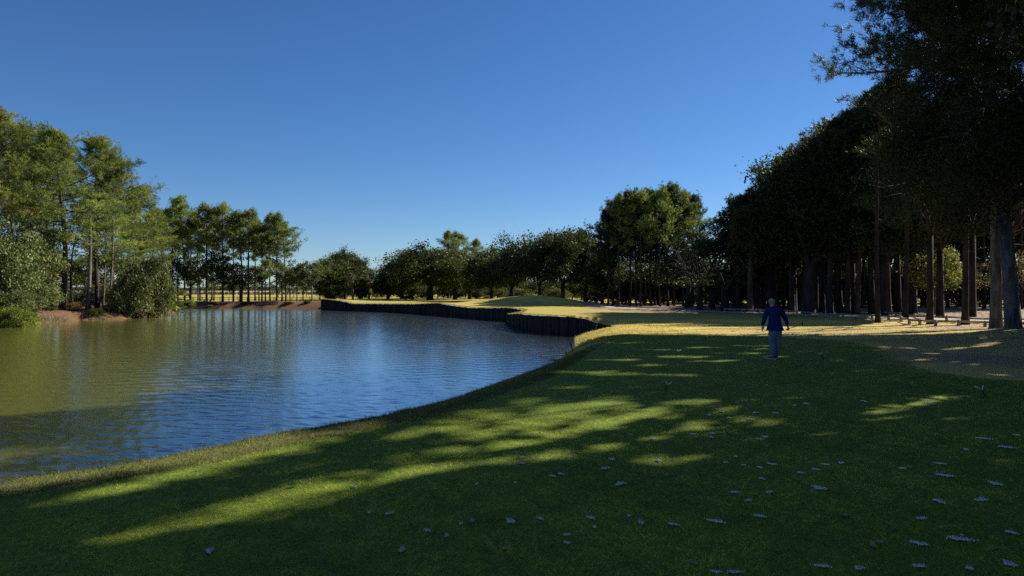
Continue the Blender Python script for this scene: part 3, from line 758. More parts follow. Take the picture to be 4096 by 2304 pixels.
# ---- left bank, in front of the meadow (all at 60-110 m)
G1 = 'pines and trees crowded on the left bank'
L = [
 # proto, px, d, top row, R, name, label
 ('pineC', 62, 79, 137, 5.6, 'pine_tree', 'tallest straight pine on the left bank with thick dark trunk and wide crown'),
 ('pineA', -6, 84, 112, 5.2, 'pine_tree', 'pine at the left edge of the photo, highest treetop on the left'),
 ('pineA', 24, 90, 130, 4.4, 'pine_tree', 'slim pine just left of the tallest straight pine on the left bank'),
 ('pineB', 45, 96, 135, 4.2, 'pine_tree', 'pine close behind the thick-trunked pine on the left bank, on its left'),
 ('pineB', 92, 98, 140, 4.8, 'pine_tree', 'pine with yellowish top rising right behind the thick-trunked pine'),
 ('pineA', 113, 94, 160, 4.6, 'pine_tree', 'pine with open limbs leaning out over the right of the left grove'),
 ('pineC', 98, 86, 196, 4.8, 'pine_tree', 'bushy pine with low hanging boughs right of the thick-trunked pine'),
 ('pineA', 140, 104, 190, 4.4, 'pine_tree', 'pine at the right end of the left grove, above the grey-green shrub'),
 ('pineC', 128, 100, 226, 4.2, 'pine_tree', 'shorter bushy pine over the round waterside shrub'),
 ('pineB', 152, 114, 208, 3.8, 'pine_tree', 'thin pine between the left grove and the far pine row'),
 ('pineA', 12, 100, 150, 4.6, 'pine_tree', 'pine half hidden behind the edge trees at far left'),
 ('olivetree', 70, 92, 250, 4.0, 'oak_tree', 'olive-leaved understory tree behind the thick pine trunk'),
 ('olivetree', 104, 96, 246, 4.5, 'oak_tree', 'olive-leaved understory tree right of the pale leaning trunk'),
 ('olivetree', 40, 90, 240, 4.0, 'oak_tree', 'yellow-tinged understory tree left of the thick pine trunk'),
 ('oakB', 8, 74, 212, 4.8, 'oak_tree', 'round grey-green oak at the left edge above the bright shrub'),
]
for i, (pr, px, d, top, R, nm, lb) in enumerate(L):
    H = CZ + (HOR - top) * d / F + .25
    plant(pr, px, d, H, R, nm, lb, G1, leafmat={13: 'gold', 11: 'olive'}.get(i))
def slim(px, d, H, r, lean, label, name='tree_trunk_tree', bark='darkbark', leaf=None, seed=0, group=G1, cat='tree'):
    pass
# slender bare-stemmed trees inside the left grove
rngs = np.random.default_rng(77)
def stem_tree(px, d, H, r, lean, label, bark, group, leafm='oak', curve=0.0, crownR=1.6, name='slender_tree', nleaf=26):
    x = at(px, d); e = empty(name, (x, d, gz(x, d) - .05)); tag(e, label, 'tree', group)
    mb = MB(); s = np.linspace(0, 1, 9)
    P = np.stack([lean * H * s + curve * np.sin(s * PI), .2 * np.sin(s * 3), H * s], 1)
    mb.tube(P, r * (1.25 - .25 * np.minimum(1, s * 12)) * (1 - .75 * s), 7)
    C = []
    for j in range(9):
        t = rngs.uniform(.5, 1); q0 = np.array([np.interp(t, s, P[:, c]) for c in range(3)]); a = rngs.uniform(0, 6.28)
        q1 = q0 + np.array([math.cos(a), math.sin(a), .5]) * crownR * rngs.uniform(.5, 1.1)
        mb.tube([q0, (q0 + q1) / 2 + [0, 0, .1], q1], [r * .35, r * .22, r * .1], 4, cap=False)
        for f in (.5, .8, 1.05): C.append(q0 + (q1 - q0) * f)
    link('trunk', mb.build('trunk', M[bark], True), e)
    V, Fc = leaves(np.array(C), nleaf, .38, .12, rngs)
    link('crown', mesh_np('crown', V, [Fc], M[leafm], tone=np.repeat(np.clip(rngs.normal(.5, .2, len(C) * nleaf), 0, 1), 4)), e)
    return e
stem_tree(88, 80, 12, .26, .02, 'pale-barked tree leaning slightly beside the thick-trunked pine', 'greybark', G1)
stem_tree(73, 82, 10, .14, .07, 'thin curved dark stem arching right toward the pale-barked tree', 'darkbark', G1, curve=-.7)
stem_tree(97, 82, 11, .24, -.05, 'dark forked trunk leaning left just past the pale-barked tree', 'darkbark', G1)
stem_tree(52, 84, 14, .2, .01, 'narrow dark trunk standing left of the thick-trunked pine', 'darkbark', G1)
stem_tree(103, 86, 11, .11, .03, 'thinnest grey stem in the cluster right of the forked trunk', 'greybark', G1)
stem_tree(109, 84, 11, .15, .05, 'grey stem leaning right at the right side of the stem cluster', 'greybark', G1)
stem_tree(45, 88, 12, .12, .0, 'thin straight stem with golden leaves in the left grove', 'darkbark', G1, leafm='gold')
stem_tree(33, 88, 13, .14, -.01, 'slim dark stem behind the leafy oak at far left', 'darkbark', G1, leafm='gold')
stem_tree(120, 96, 10, .13, .02, 'slender stem showing above the grey-green waterside shrub', 'greybark', G1)

G2 = 'shrubs along the left bank'
def shrub(pr, px, d, top, R, label, lm=None, group=G2, ry=1, z=None, name='shrub'):
    H = CZ + (HOR - top) * d / F - (gz(at(px, d), d)); plant(pr, px, d, max(.5, H), R, name, label, group, leafmat=lm, ry=ry, z=z)
shrub('shrub', 148, 83, 250, 3.0, 'large round grey-green shrub overhanging the water at the end of the left bank')
shrub('shrub', 130, 81, 272, 2.2, 'leafy shrub joined to the left side of the big overhanging waterside shrub')
shrub('shrub', 2, 70, 240, 3.6, 'broad grey-green shrub filling the left edge above the bank')
shrub('shrub', 36, 74, 282, 2.8, 'mounded shrub under the oak at left, before the dark stems')
shrub('shrub', 14, 68, 288, 2.4, 'low mounded shrub directly behind the bright yellow-green bush')
shrub('shrub', 12, 62.5, 303.5, 1.9, 'bright yellow-green bush at the water edge, far left', 'lime')
shrub('shrub', 26, 64.5, 309, 1.3, 'smaller bright yellow-green bush spreading over the bare bank', 'lime')
shrub('shrubB', 78, 88, 290, 2.0, 'dark low shrub between the trunks of the left grove')
shrub('shrubB', 95, 90, 285, 2.2, 'dark shrub behind the pale-barked leaning tree')
shrub('shrub', 118, 84, 284, 1.4, 'small golden autumn shrub beside the big waterside shrub', 'gold')
shrub('shrub', 74, 77.5, 301, .9, 'little dry tan shrub on the bare bank below the pale-barked tree', 'deadpalm')

for i, (px, d, top, R) in enumerate(((186, 124.5, 302, 1.2), (214, 124.5, 304, .9), (246, 124.8, 303.5, 1.1), (288, 124.5, 303.5, 1.0), (307, 124.6, 304.5, .8))):
    shrub('shrub', px, d, top, R, 'low green tuft on the straw bank ' + ['at the left end of the far row', 'below the broad left-half pine', 'below the open-limbed far pine', 'below the last pines of the far row', 'nearest the left end of the bulkhead'][i], 'midoak', group='low shrubs on the far bank')
for i, (px, d, top, R) in enumerate(((50, 75.5, 306, .8), (96, 77.5, 307, .9), (112, 79.5, 303, 1.2))):
    shrub('shrub', px, d, top, R, 'small shrub on the bare left bank ' + ['left of the little dry tan shrub', 'right of the little dry tan shrub', 'beside the big overhanging waterside shrub'][i], ['olive', 'midoak', 'midoak'][i])
# palmetto fans
def palmetto(px, d, H, R, n, label, mat='lime', name='palmetto', z=None, seed=3, trunk=0.0, group=None, dead=0):
    rg = np.random.default_rng(seed); x = at(px, d); zz = gz(x, d) if z is None else z
    e = empty(name, (x, d, zz)); tag(e, label, 'palm', group)
    V, Fc, T = [], [], []; nv = 0; mb = MB()
    if trunk:
        s = np.linspace(0, 1, 8); ln = rg.normal(0, .03)
        mb.tube(np.stack([ln * trunk * s, 0 * s, trunk * s - .1], 1), .2 * (1.15 - .2 * s), 8)
        for k in range(60):
            a = rg.uniform(0, 6.28); h = trunk * rg.uniform(.45, 1)
            mb.box((math.cos(a) * .2 + ln * h, math.sin(a) * .2, h), (.10, .05, .25), a, (.4, 0))
    else:
        mb.tube([[0, 0, -.1], [0, 0, .3]], [.18, .12], 7)
    Vd, Fd, nd = [], [], 0
    for i in range(n + dead):
        isdead = i >= n
        a = rg.uniform(0, 6.28); el = rg.uniform(-.2, 1.25) if not isdead else rg.uniform(-1.3, -.6)
        o = np.array([0, 0, trunk + .1]) if trunk else np.array([rg.normal(0, R * .3), rg.normal(0, R * .3), .1])
        dv = np.array([math.cos(a) * math.cos(el), math.sin(a) * math.cos(el), math.sin(el)])
        pl = (R * .62 if trunk else H * rg.uniform(.45, .95)) * (1 if not isdead else .6)
        if not trunk: dv = dv * np.array([.8, .8, 1]) + [0, 0, .25]
        p1 = o + dv * pl + np.array([0, 0, -.06 * pl])
        mb.tube([o, (o + p1) / 2 + [0, 0, .05], p1], [.025, .018, .012], 3, cap=False)
        side = np.cross(dv, [0, 0, 1]); side /= np.linalg.norm(side) + 1e-6; up = np.cross(side, dv)
        fr = (R * .32 if trunk else R * .33) * rg.uniform(.8, 1.15)
        ph = np.linspace(-1.5, 1.5, 20)
        for p in ph:
            dd = dv * math.cos(p) + side * math.sin(p) + up * .15 * abs(p)
            tip = p1 + dd * fr + np.array([0, 0, -.32 * fr]); m1 = p1 + dd * fr * .55
            pr = np.cross(dd, up); pr /= np.linalg.norm(pr) + 1e-6; wv_ = fr * .055
            q = [p1, m1 + pr * wv_, tip, m1 - pr * wv_]
            if isdead: Vd += q; Fd.append([nd, nd + 1, nd + 2, nd + 3]); nd += 4
            else: V += q; Fc.append([nv, nv + 1, nv + 2, nv + 3]); nv += 4; T += [rg.random()] * 4
    link('trunk', mb.build('trunk', M['greybark'], True), e)
    link('fronds', mesh_np('fronds', V, [Fc], M[mat], tone=T), e)
    if dead: link('dead_fronds', mesh_np('dead_fronds', Vd, [Fd], M['deadpalm'], tone=np.full(len(Vd), .5)), e)
    return e
palmetto(168, 88, 3.6, 2.6, 26, 'tall yellow-green palmetto clump behind the tip of the left bank', 'lime', seed=4)
palmetto(176, 91, 2.2, 2.0, 22, 'low yellow-green palmetto fans at the tip of the left bank over the water', 'lime', seed=5)
palmetto(162, 92, 4.6, 2.4, 20, 'olive palmetto fans rising over the right side of the waterside shrub', 'palm', seed=6)

# ---- far pine row behind the pond head
G3 = 'row of tall pines beyond the head of the pond'
far = [(163, 130, 214, 4.6), (172.5, 134, 209, 4.4), (178, 131, 224, 3.4), (184.6, 133, 201, 4.2), (191, 131, 222, 3.2), (206.7, 131, 208, 4.6), (198, 140, 216, 3.0), (222.6, 131, 207, 4.6), (233.5, 133, 222, 3.0),
       (241.6, 131, 215, 3.8), (248.6, 130, 213, 4.4), (262, 132, 228, 3.4), (265.7, 128.5, 262, 2.6), (270, 140, 217, 3.6), (277, 132, 217, 4.2), (286, 133, 226, 3.6), (212, 142, 214, 3.4), (255, 142, 220, 3.6)]
farl = ['leftmost pine of the far row, touching the left grove', 'second pine from the left in the far row beyond the pond', 'short-crowned trunk close beside the two leftmost far pines', 'highest crown on the left half of the far pine row', 'thin low-crowned pine in the left half of the far row',
        'broad pine with a straight trunk in the left half of the far row', 'background pine glimpsed between left far pines', 'broad-crowned pine at the middle of the far row', 'shorter pine right of the broad middle one in the far row',
        'pine left of the tall open-limbed pine in the far row', 'open-limbed pine with a thick dark trunk right of the far row middle', 'lower-crowned pine in the right half of the far row', 'low leafy tree with a pale thick trunk in the far row',
        'background pine behind the pale thick trunk of the far row', 'pine with high crown second from the right end of the far row', 'last pine at the right end of the far row, open to the sky', 'background pine just right of the broad left-half pine', 'background pine behind the open-limbed one in the far row']
for i, ((px, d, top, R), lb) in enumerate(zip(far, farl)):
    H = CZ + (HOR - top) * d / F + .4
    plant('farpineA' if i % 3 else 'farpineB', px, d, H, R * .9, 'pine_tree', lb, G3)
G4 = 'dark understory trees beneath the far pines'
for px, d, top, R, lb in ((190, 136, 258, 3.6, 'dark cedar-like tree under the left far pines'), (173, 128, 252, 3.4, 'dark bushy tree at the left foot of the far row'), (200, 137, 252, 3.2, 'dark understory tree between the left-half far pines'),
                          (223, 132, 248, 3.8, 'broad dark understory tree at the middle of the far row'), (240, 131, 262, 3.2, 'grey-green understory tree right of the middle far pine'), (233, 130, 272, 2.6, 'low dark tree with drooping leaves before the far row'),
                          (259, 134, 262, 3.0, 'dark understory tree beside the pale thick trunk'), (282, 133, 256, 3.4, 'dark tree under the last two pines of the far row'), (214, 138, 262, 3.0, 'small dark tree filling the gap left of the middle far pine')):
    H = CZ + (HOR - top) * d / F + .3
    plant('saplingB', px, d, H, R, 'oak_tree', lb, G4, leafmat='darkoak' if px % 2 else None)
G5 = 'small trees between the far pines and the flag'
for px, d, top, R, pr, lb in ((297, 131, 262, 3.0, 'sapling', 'small yellow-green tree right of the far pine row'), (303, 140, 270, 2.6, 'saplingB', 'small dim tree behind the yellow-green one by the far pines'), (312, 131, 258, 3.4, 'sapling', 'light open-crowned tree above the left end of the bulkhead'),
                              (320, 142, 268, 2.8, 'saplingB', 'thin tree behind the left end of the bulkhead'), (290, 142, 268, 2.6, 'saplingB', 'thin tree behind the right end of the far pine row')):
    H = CZ + (HOR - top) * d / F + .3; plant(pr, px, d, H, R, 'young_tree', lb, G5)
# ---- centre oaks
G6 = 'oaks standing behind the far green'
cen = [('oakB', 334, 146, 258, 4.8, 'grey-green oak above the left end of the bulkhead'), ('oakA', 345, 152, 245, 4.6, 'spire-topped tree behind the palm, left of the flag'), ('oakB', 360, 150, 258, 3.4, 'small oak right behind the palm with brown fronds'),
       ('oakB', 388, 148, 268, 4.8, 'oak with straight dark trunk just left of the flag'), ('oakA', 402, 148, 259, 5.0, 'oak with straight trunk just right of the flag'), ('oakB', 412, 152, 258, 5, 'dark oak in the gap between the flag oaks and the big domed oak'),
       ('oakA', 430, 138, 242, 9.6, 'largest domed live oak behind the green, sunlit on its right side'), ('oakB', 455, 142, 250, 7.0, 'live oak growing into the right side of the big domed oak'), ('oakA', 470, 146, 258, 6, 'oak with drooping pale foliage right of the domed oak'),
       ('oakB', 492, 128, 250, 6.0, 'olive oak with fine twigs directly behind the grassy mound'), ('oakA', 512, 124, 243, 6.4, 'oak right behind the mound top with pale twiggy crown'),
       ('darkoakA', 540, 122, 227, 8.0, 'tall dark oak behind the right side of the mound'), ('darkoakB', 563, 112, 225, 6.4, 'dark oak with a single stout trunk right of the mound'), ('darkoakA', 586, 118, 229, 5.4, 'dark oak between the stout-trunked oak and the mid pines')]
for i, (pr, px, d, top, R, lb) in enumerate(cen):
    H = CZ + (HOR - top) * d / F + .2
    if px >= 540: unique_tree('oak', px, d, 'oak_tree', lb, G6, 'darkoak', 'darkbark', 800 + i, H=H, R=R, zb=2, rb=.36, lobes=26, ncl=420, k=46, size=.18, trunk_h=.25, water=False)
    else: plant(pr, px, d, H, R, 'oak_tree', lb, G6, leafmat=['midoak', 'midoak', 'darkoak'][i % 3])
for px, d, top, R, lb in ((448, 168, 233, 4.0, 'pine poking up above the big domed oak, left one of three'), (458, 170, 234, 4.0, 'middle of the three pines above the big domed oak'), (476, 166, 241, 3.4, 'right and lower of the three pines above the domed oak')):
    H = CZ + (HOR - top) * d / F; plant('farpineA', px, d, H, R, 'pine_tree', lb, 'pines rising above the domed oak')
palmetto(353, 140, 7, 2.6, 34, 'palm with brown hanging fronds left of the flag', 'palm', 'palm_tree', seed=8, trunk=4.6, dead=16, group='palms behind the green')
palmetto(369, 143, 7, 2.4, 30, 'small dark palm between the brown-fronded palm and the flag', 'palm', 'palm_tree', seed=12, trunk=4.2, dead=4, group='palms behind the green')
shrub('shrubB', 333, 139, 284, 2.2, 'dark bush at the foot of the oak above the bulkhead end', group='bushes behind the green')
shrub('shrubB', 407, 141, 295, 1.9, 'low dark bush right of the flag', group='bushes behind the green')
shrub('shrubB', 362, 142, 286, 1.6, 'dark bush between the two palms', group='bushes behind the green')

# ---- pines right of the mound
G7 = 'tall mixed pines right of the mound'
mid = [(604, 100, 214, 3.6), (609, 104, 205, 3.6), (615, 98, 200, 3.4), (630, 100, 196, 4.4), (636, 98, 200, 3.6), (640.5, 96, 196, 4.0), (651, 100, 196, 4.2), (655, 104, 198, 3.6), (660, 95, 194, 3.6), (668, 99, 191, 4.4), (674, 102, 191, 4.4), (683, 100, 196, 4.0), (693, 102, 200, 3.8)]
midl = ['leftmost pine of the mid pine clump, leaning over the oaks', 'second pine from the left in the mid clump', 'third pine from the left in the mid clump', 'pine with straight trunk left of centre in the mid clump', 'slightly bent pine at the centre left of the mid clump',
        'foremost lit-trunk pine of the mid clump', 'pine right of the foremost lit-trunk pine', 'background pine in the middle of the mid clump', 'front pine just right of the clump middle', 'tallest rounded crown of the mid clump',
        'sunlit yellowish crown at the top right of the mid clump', 'pine at the right shoulder of the mid clump', 'rightmost pine of the mid clump touching the dark oaks']
for i, ((px, d, top, R), lb) in enumerate(zip(mid, midl)):
    H = CZ + (HOR - top) * d / F + .6
    plant(['darkpineA', 'darkpineB', 'farpineA'][i % 3] if i != 10 else 'farpineA', px + (4 if i < 3 else 0), d, H, R * .78, 'pine_tree', lb, G7)
G8 = 'thin stems in the understory right of the mound'
for i, px in enumerate((597, 601, 622, 645, 664, 672, 700, 712)):
    stem_tree(px, 104 + (i % 3) * 4, 8 + i % 3, .11, rngs.normal(0, .06), ['thin dark stem right of the stout-trunked oak', 'thin bent stem beside the leftmost mid pine', 'slender stem left of the bent mid pine', 'slender stem behind the foremost lit trunk', 'thin stem right of the foremost lit trunk',
              'slender stem under the tallest rounded crown', 'thin stem left of the leaning dark trunk', 'slender stem right of the leaning dark trunk'][i], 'darkbark', G8, leafm='darkoak')
stem_tree(686, 88, 9, .3, .16, 'thick dark trunk leaning hard to the right by the sandy bank', 'darkbark', G8, leafm='darkoak', crownR=2.5)

# ---- right-hand wood
G9 = 'dark trees of the right-hand wood'
wood = [('darkoakB', 690, 92, 220, 6.2, 'rounded dark oak at the left end of the right-hand wood'), ('darkoakA', 712, 86, 207, 6.4, 'dark oak with the first high dome of the right-hand wood'), ('darkoakB', 735, 82, 212, 5.4, 'dark oak just left of the walking golfer in the wood edge'),
        ('darkoakA', 754, 78, 208, 4.8, 'dark oak above and left of the golfer'), ('darkoakB', 700, 80, 232, 5.0, 'lower dark oak bulging forward at the left of the wood'), ('darkoakA', 724, 76, 226, 4.6, 'lower dark oak whose foliage hangs above the fairway')]
for pr, px, d, top, R, lb in wood:
    top = sil(px - 36, top) + 2; H = CZ + (HOR - top) * d / F
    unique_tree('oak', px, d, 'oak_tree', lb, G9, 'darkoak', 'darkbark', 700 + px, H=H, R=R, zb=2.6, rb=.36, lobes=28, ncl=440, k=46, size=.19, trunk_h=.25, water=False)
G10 = 'upright trunks along the edge of the right-hand wood'
edge = [(739, 76, 190, .28, 'p'), (750, 72, 182, .42, 'p'), (758, 76, 170, .36, 'p'), (763, 78, 164, .3, 'p'), (774.6, 74, 154, .26, 'p'), (784, 80, 147, .25, 'p'), (793.6, 72, 141, .3, 'p'), (800, 76, 140, .26, 'p'), (809, 68, 150, .55, 'o'), (816, 71, 125, .3, 'p'),
        (830, 67, 118, .28, 'p'), (836, 72, 120, .22, 'p'), (840, 68, 108, .3, 'p'), (847, 66, 100, .36, 'p'), (853, 67, 104, .26, 'p'), (857, 66, 96, .3, 'p'), (872, 67, 92, .3, 'p'), (880, 70, 92, .22, 'p'), (884, 67, 88, .28, 'p'), (889, 66, 84, .28, 'p'), (898, 68, 60, .36, 'p')]
el = ['thin dark trunk left of the golfer by the rails', 'stout pale-sided trunk just left of the golfer', 'stout trunk touching the golfer on the left', 'dark trunk directly left of the golfer head', 'trunk directly above the golfer head', 'thin trunk set back right of the golfer', 'dark trunk right of the golfer shoulder', 'set-back trunk right of the golfer',
      'thickest forked trunk in the wood edge right of the golfer', 'trunk close to the right of the thickest forked one', 'first of the tight trunk row with a lit right edge', 'thin set-back trunk in the tight row', 'third trunk of the tight row right of the golfer', 'thick trunk in the middle of the tight row', 'narrow trunk with bright sunlit rim in the tight row', 'last trunk of the tight row, rim-lit on the right',
      'single dark trunk right of the tight row', 'thin set-back trunk of the reddish pair', 'reddish left trunk of the rim-lit pair', 'reddish right trunk of the rim-lit pair', 'dark trunk left of the thick flared trunk by the path']
for i, ((px, d, top, rb, kd), lb) in enumerate(zip(edge, el)):
    if px < 870: top = sil(px - 26, top)
    H = CZ + (HOR - top) * d / F + .1
    if kd == 'p':
        unique_tree('pine', px, d, 'pine_tree', lb, G10, 'darkpine', 'darkbark' if i not in (18, 19, 15, 1) else 'bark', 100 + i, H=H, R=3.1 + .5 * (i % 3), cb=.36 + .09 * (i % 4), rb=rb * [1, .8, 1.15, .9][i % 4], nb=38, tw=7, k=10, L=.42, w=.08, tub=5, lean=(float(rngs.normal(0, .022)), 0), stubs=12)
    else:
        unique_tree('oak', px, d, 'oak_tree', lb, G10, 'darkoak', 'darkbark', 100 + i, H=H, R=6.5, zb=4.2, rb=rb, lobes=28, ncl=430, k=50, size=.15, trunk_h=.3)
G11 = 'oaks filling the canopy of the right-hand wood'
for i, (px, d, top, R, zb, lb) in enumerate(((770, 74, 182, 4.8, 5.0, 'dark oak canopy right above the golfer'), (792, 71, 172, 4.6, 5.2, 'dark oak canopy hanging right of the golfer'), (822, 69, 158, 4.8, 5.0, 'dark oak canopy above the tight trunk row'),
                                         (852, 72, 158, 5.4, 5.4, 'dense oak canopy behind the tight trunk row'), (884, 64, 128, 5.4, 4.6, 'dark oak canopy over the rim-lit pair'), (912, 66, 120, 6.0, 5.0, 'oak canopy above the thick flared trunk'),
                                         (940, 62, 110, 6.4, 5.0, 'dense oak canopy left of the big near trunks'), (972, 60, 60, 7.0, 4.6, 'tall dense oak behind the big near trunks'), (1010, 58, 60, 7.0, 4.0, 'tall dense oak at the right edge behind the near trunks'))):
    if px < 900: top = sil(px - 34, top)
    H = CZ + (HOR - top) * d / F + .1
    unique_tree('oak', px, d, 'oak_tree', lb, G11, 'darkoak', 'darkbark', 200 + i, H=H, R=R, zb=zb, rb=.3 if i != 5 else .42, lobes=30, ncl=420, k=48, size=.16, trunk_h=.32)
# thick flared trunk and yellow-leaved tree
unique_tree('oak', 913, 66, 'oak_tree', 'thick flared grey trunk standing beside the sandy path', G10, 'darkoak', 'greybark', 301, H=13, R=5, zb=5.4, rb=.34, lobes=18, ncl=240, k=45, size=.16, trunk_h=.5)
unique_tree('oak', 934, 65, 'yellow_tree', 'small tree with glowing yellow-green leaves left of the big near trunks', 'autumn trees by the path', 'yellow', 'greybark', 302, cull=None, H=6.4, R=2.6, zb=1.4, rb=.34, lobes=16, ncl=150, k=36, size=.11, trunk_h=.4)
unique_tree('oak', 968, 74, 'red_tree', 'straggly reddish-leaved small tree left of the big near trunks', 'autumn trees by the path', 'red', 'greybark', 303, cull=None, H=5.2, R=2.8, zb=2.0, rb=.12, lobes=12, ncl=70, k=20, size=.09, trunk_h=.3)
unique_tree('oak', 1030, 52, 'red_tree', 'pale mossy branches with reddish leaves at the right edge', 'autumn trees by the path', 'red', 'greybark', 304, cull=None, H=6.2, R=3.0, zb=1.8, rb=.16, lobes=12, ncl=90, k=22, size=.09, trunk_h=.3)
# big near pair
unique_tree('pine', 996, 39, 'pine_tree', 'huge near pine at the upper right with long bare limbs against the sky', None, 'darkpine', 'nearbark', 310, H=28, R=7.3, cb=.30, rb=.30, nb=120, tw=15, k=18, L=.42, w=.040, tub=8, dens=5, lean=(-.02, 0), top=.5, water=False)
unique_tree('oak', 1013, 32.2, 'oak_tree', 'nearest big tree at the right edge with deeply ridged grey bark, leaning trunk', None, 'darkoak', 'nearbark', 311, H=13, R=5.0, zb=4.0, rb=.31, lobes=34, ncl=800, k=120, size=.065, trunk_h=.42, lean=(-.08, 0), water=False)
unique_tree('pine', 905, 56, 'pine_tree', 'tall pine rising left of the huge near pine', G10, 'darkpine', 'darkbark', 312, water=False, H=19.5, R=5.2, cb=.4, rb=.22, nb=46, tw=8, k=9, L=.32, w=.035, tub=6)
unique_tree('pine', 878, 50, 'pine_tree', 'pine whose tufted boughs reach furthest left into the sky', G10, 'darkpine', 'darkbark', 313, water=False, H=15.5, R=4.6, cb=.45, rb=.19, nb=44, tw=9, k=11, L=.28, w=.026, tub=6)
unique_tree('oak', 930, 48, 'oak_tree', 'dark oak standing between the tall pine and the big near trunks', G11, 'darkoak', 'darkbark', 314, water=False, H=15, R=5.4, zb=6, rb=.21, lobes=26, ncl=460, k=110, size=.08, trunk_h=.4)
unique_tree('pine', 965, 47, 'pine_tree', 'tall dark pine close behind the huge near pine, left of its trunk', None, 'darkpine', 'darkbark', 315, water=False, H=25, R=5.6, cb=.42, rb=.21, nb=70, tw=12, k=14, L=.40, w=.045, tub=6, dens=4)
unique_tree('pine', 1035, 44, 'pine_tree', 'dark pine crown at the right edge behind the leaning oak', None, 'darkpine', 'darkbark', 316, water=False, H=26, R=6, cb=.3, rb=.26, nb=80, tw=12, k=14, L=.40, w=.045, tub=6, dens=4)
# trees right of the frame whose shadows fall over the tee
G12 = 'trees beside the tee, right of the view'
OFF = [(28, 31.5, 31, 5, 9, 'o'), (19, 18, 19, 5.0, 4, 'o'), (24.5, 24.5, 23, 5.5, 4, 'o'), (30.5, 30.5, 31, 6.2, 6, 'o'), (36.5, 37, 30, 6.5, 6, 'o'), (34, 34, 31, 5.6, 9, 'o'), (27, 17, 26, 6, 4, 'o'), (15.5, 15.5, 23, 5.2, 10, 'o'), (14, 7.5, 21, 5, 9, 'o'), (21, 14, 26, 5.4, 8, 'o'), (34, 24, 24, 6.2, 5, 'o'), (41, 31, 24, 6.2, 5, 'o'), (20, 9, 23, 5.4, 4, 'o'), (29, 8, 21, 6.2, 4, 'o'),
       (38, 15, 23, 6.5, 5, 'o'), (46, 22, 24, 6.5, 5, 'o'), (30, -1, 20, 6.5, 5, 'o'), (20, 1, 17, 5.5, 4, 'o'), (44, 41, 23, 6, 5, 'o'), (48, 8, 22, 7, 5, 'o'), (23, 13, 18, 5, 4, 'o'), (12, -3, 13, 4.6, 3, 'o')]
for i, (x, y, H, R, zb, kd) in enumerate(OFF):
    unique_tree('oak', 0, y, 'oak_tree', 'dark oak beside the tee, outside the view on the right', G12, 'darkoak', 'darkbark', 400 + i, x=x, H=H, R=R, zb=zb, rb=.35, lobes=34, ncl=620, k=60, size=.15, trunk_h=.25)
print('trees', time.time() - T0)

# ---- background growth behind the trunks
G13 = 'undergrowth behind the right-hand trunks'
rb_ = np.random.default_rng(21)
bl = ['sunlit yellow-green bush', 'olive bush', 'dark bush', 'dark palmetto-like bush', 'grey-green bush']
spots = [(618, 118, 287, 2.6, 'olive'), (640, 122, 284, 2.6, 'olive'), (662, 120, 284, 3.0, None), (682, 112, 288, 2.0, 'lime'), (700, 110, 290, 2.0, 'olive'), (716, 112, 282, 3.0, None), (734, 104, 280, 2.6, 'darkoak'), (750, 108, 278, 3.2, 'darkoak'),
         (770, 104, 279, 3.0, 'olive'), (790, 102, 276, 3.2, 'darkoak'), (806, 96, 282, 2.6, 'darkoak'), (824, 98, 274, 3.2, 'olive'), (842, 100, 276, 3.4, 'darkoak'), (862, 96, 276, 3.0, None), (880, 98, 272, 3.4, 'darkoak'), (902, 96, 274, 3.4, 'darkoak'),
         (924, 100, 272, 3.6, 'darkoak'), (948, 96, 272, 3.6, 'darkoak'), (972, 98, 270, 3.6, 'darkoak'), (998, 96, 270, 3.8, 'darkoak'), (1024, 94, 270, 4.0, 'darkoak'), (480, 155, 288, 2.6, 'olive'), (497, 150, 286, 3.0, 'olive'), (520, 148, 287, 3.0, 'olive'), (556, 140, 287, 3, 'olive'), (590, 134, 287, 2.6, 'olive')]
near_what = lambda px: ('behind the domed oak' if px < 490 else 'behind the grassy mound' if px < 540 else 'behind the stout-trunked oak' if px < 600 else 'behind the mid pine clump' if px < 690 else 'by the leaning dark trunk' if px < 725 else 'left of the golfer, deep in the wood' if px < 765 else
                         'right of the golfer, deep in the wood' if px < 815 else 'behind the tight trunk row' if px < 865 else 'behind the rim-lit pair' if px < 905 else 'behind the yellow-leaved tree' if px < 960 else 'behind the big near trunks')
for i, (px, d, top, R, lm) in enumerate(spots):
    c = {'olive': 'olive', 'lime': 'bright yellow-green', 'darkoak': 'dark', None: 'grey-green'}[lm]
    shrub('shrubB' if lm in ('darkoak',) else 'shrub', px, d, top, R, f'{c} understory bush {near_what(px)}', lm if lm != 'darkoak' else None, group=G13, name='shrub')
G14 = 'background trees deep in the right-hand wood'
for i in range(26):
    px = 728 + i * 12.2; d = 84 + (i * 7) % 24
    top = np.interp(px, [700, 760, 800, 850, 900, 1040], [235, 215, 175, 145, 120, 95]) + rb_.uniform(8, 45)
    top = sil(px - 42, top) + 4
    H = CZ + (HOR - top) * d / F
    plant(['darkpineB', 'darkoakA', 'darkpineA'][i % 3], px, d, H, [3.8, 5.4, 4.0][i % 3], ['pine_tree', 'oak_tree', 'pine_tree'][i % 3], f"{['slim dark pine', 'dark oak', 'dark pine'][i % 3]} {['set back', 'standing'][i % 2]} {near_what(px)}", G14)
for i, px in enumerate((812, 935 + 14, 818, 905, 980)):
    palmetto(px, 88 + i * 2, 3.2, 2.6, 24, ['palmetto catching sun behind the thickest forked trunk', 'dark palmetto behind the yellow-leaved tree', 'lower palmetto behind the thickest forked trunk', 'dark palmetto behind the flared trunk', 'dark palmetto left of the big near trunks'][i], 'palm', seed=30 + i)
G16 = 'dense bushes deep behind the wood edge'
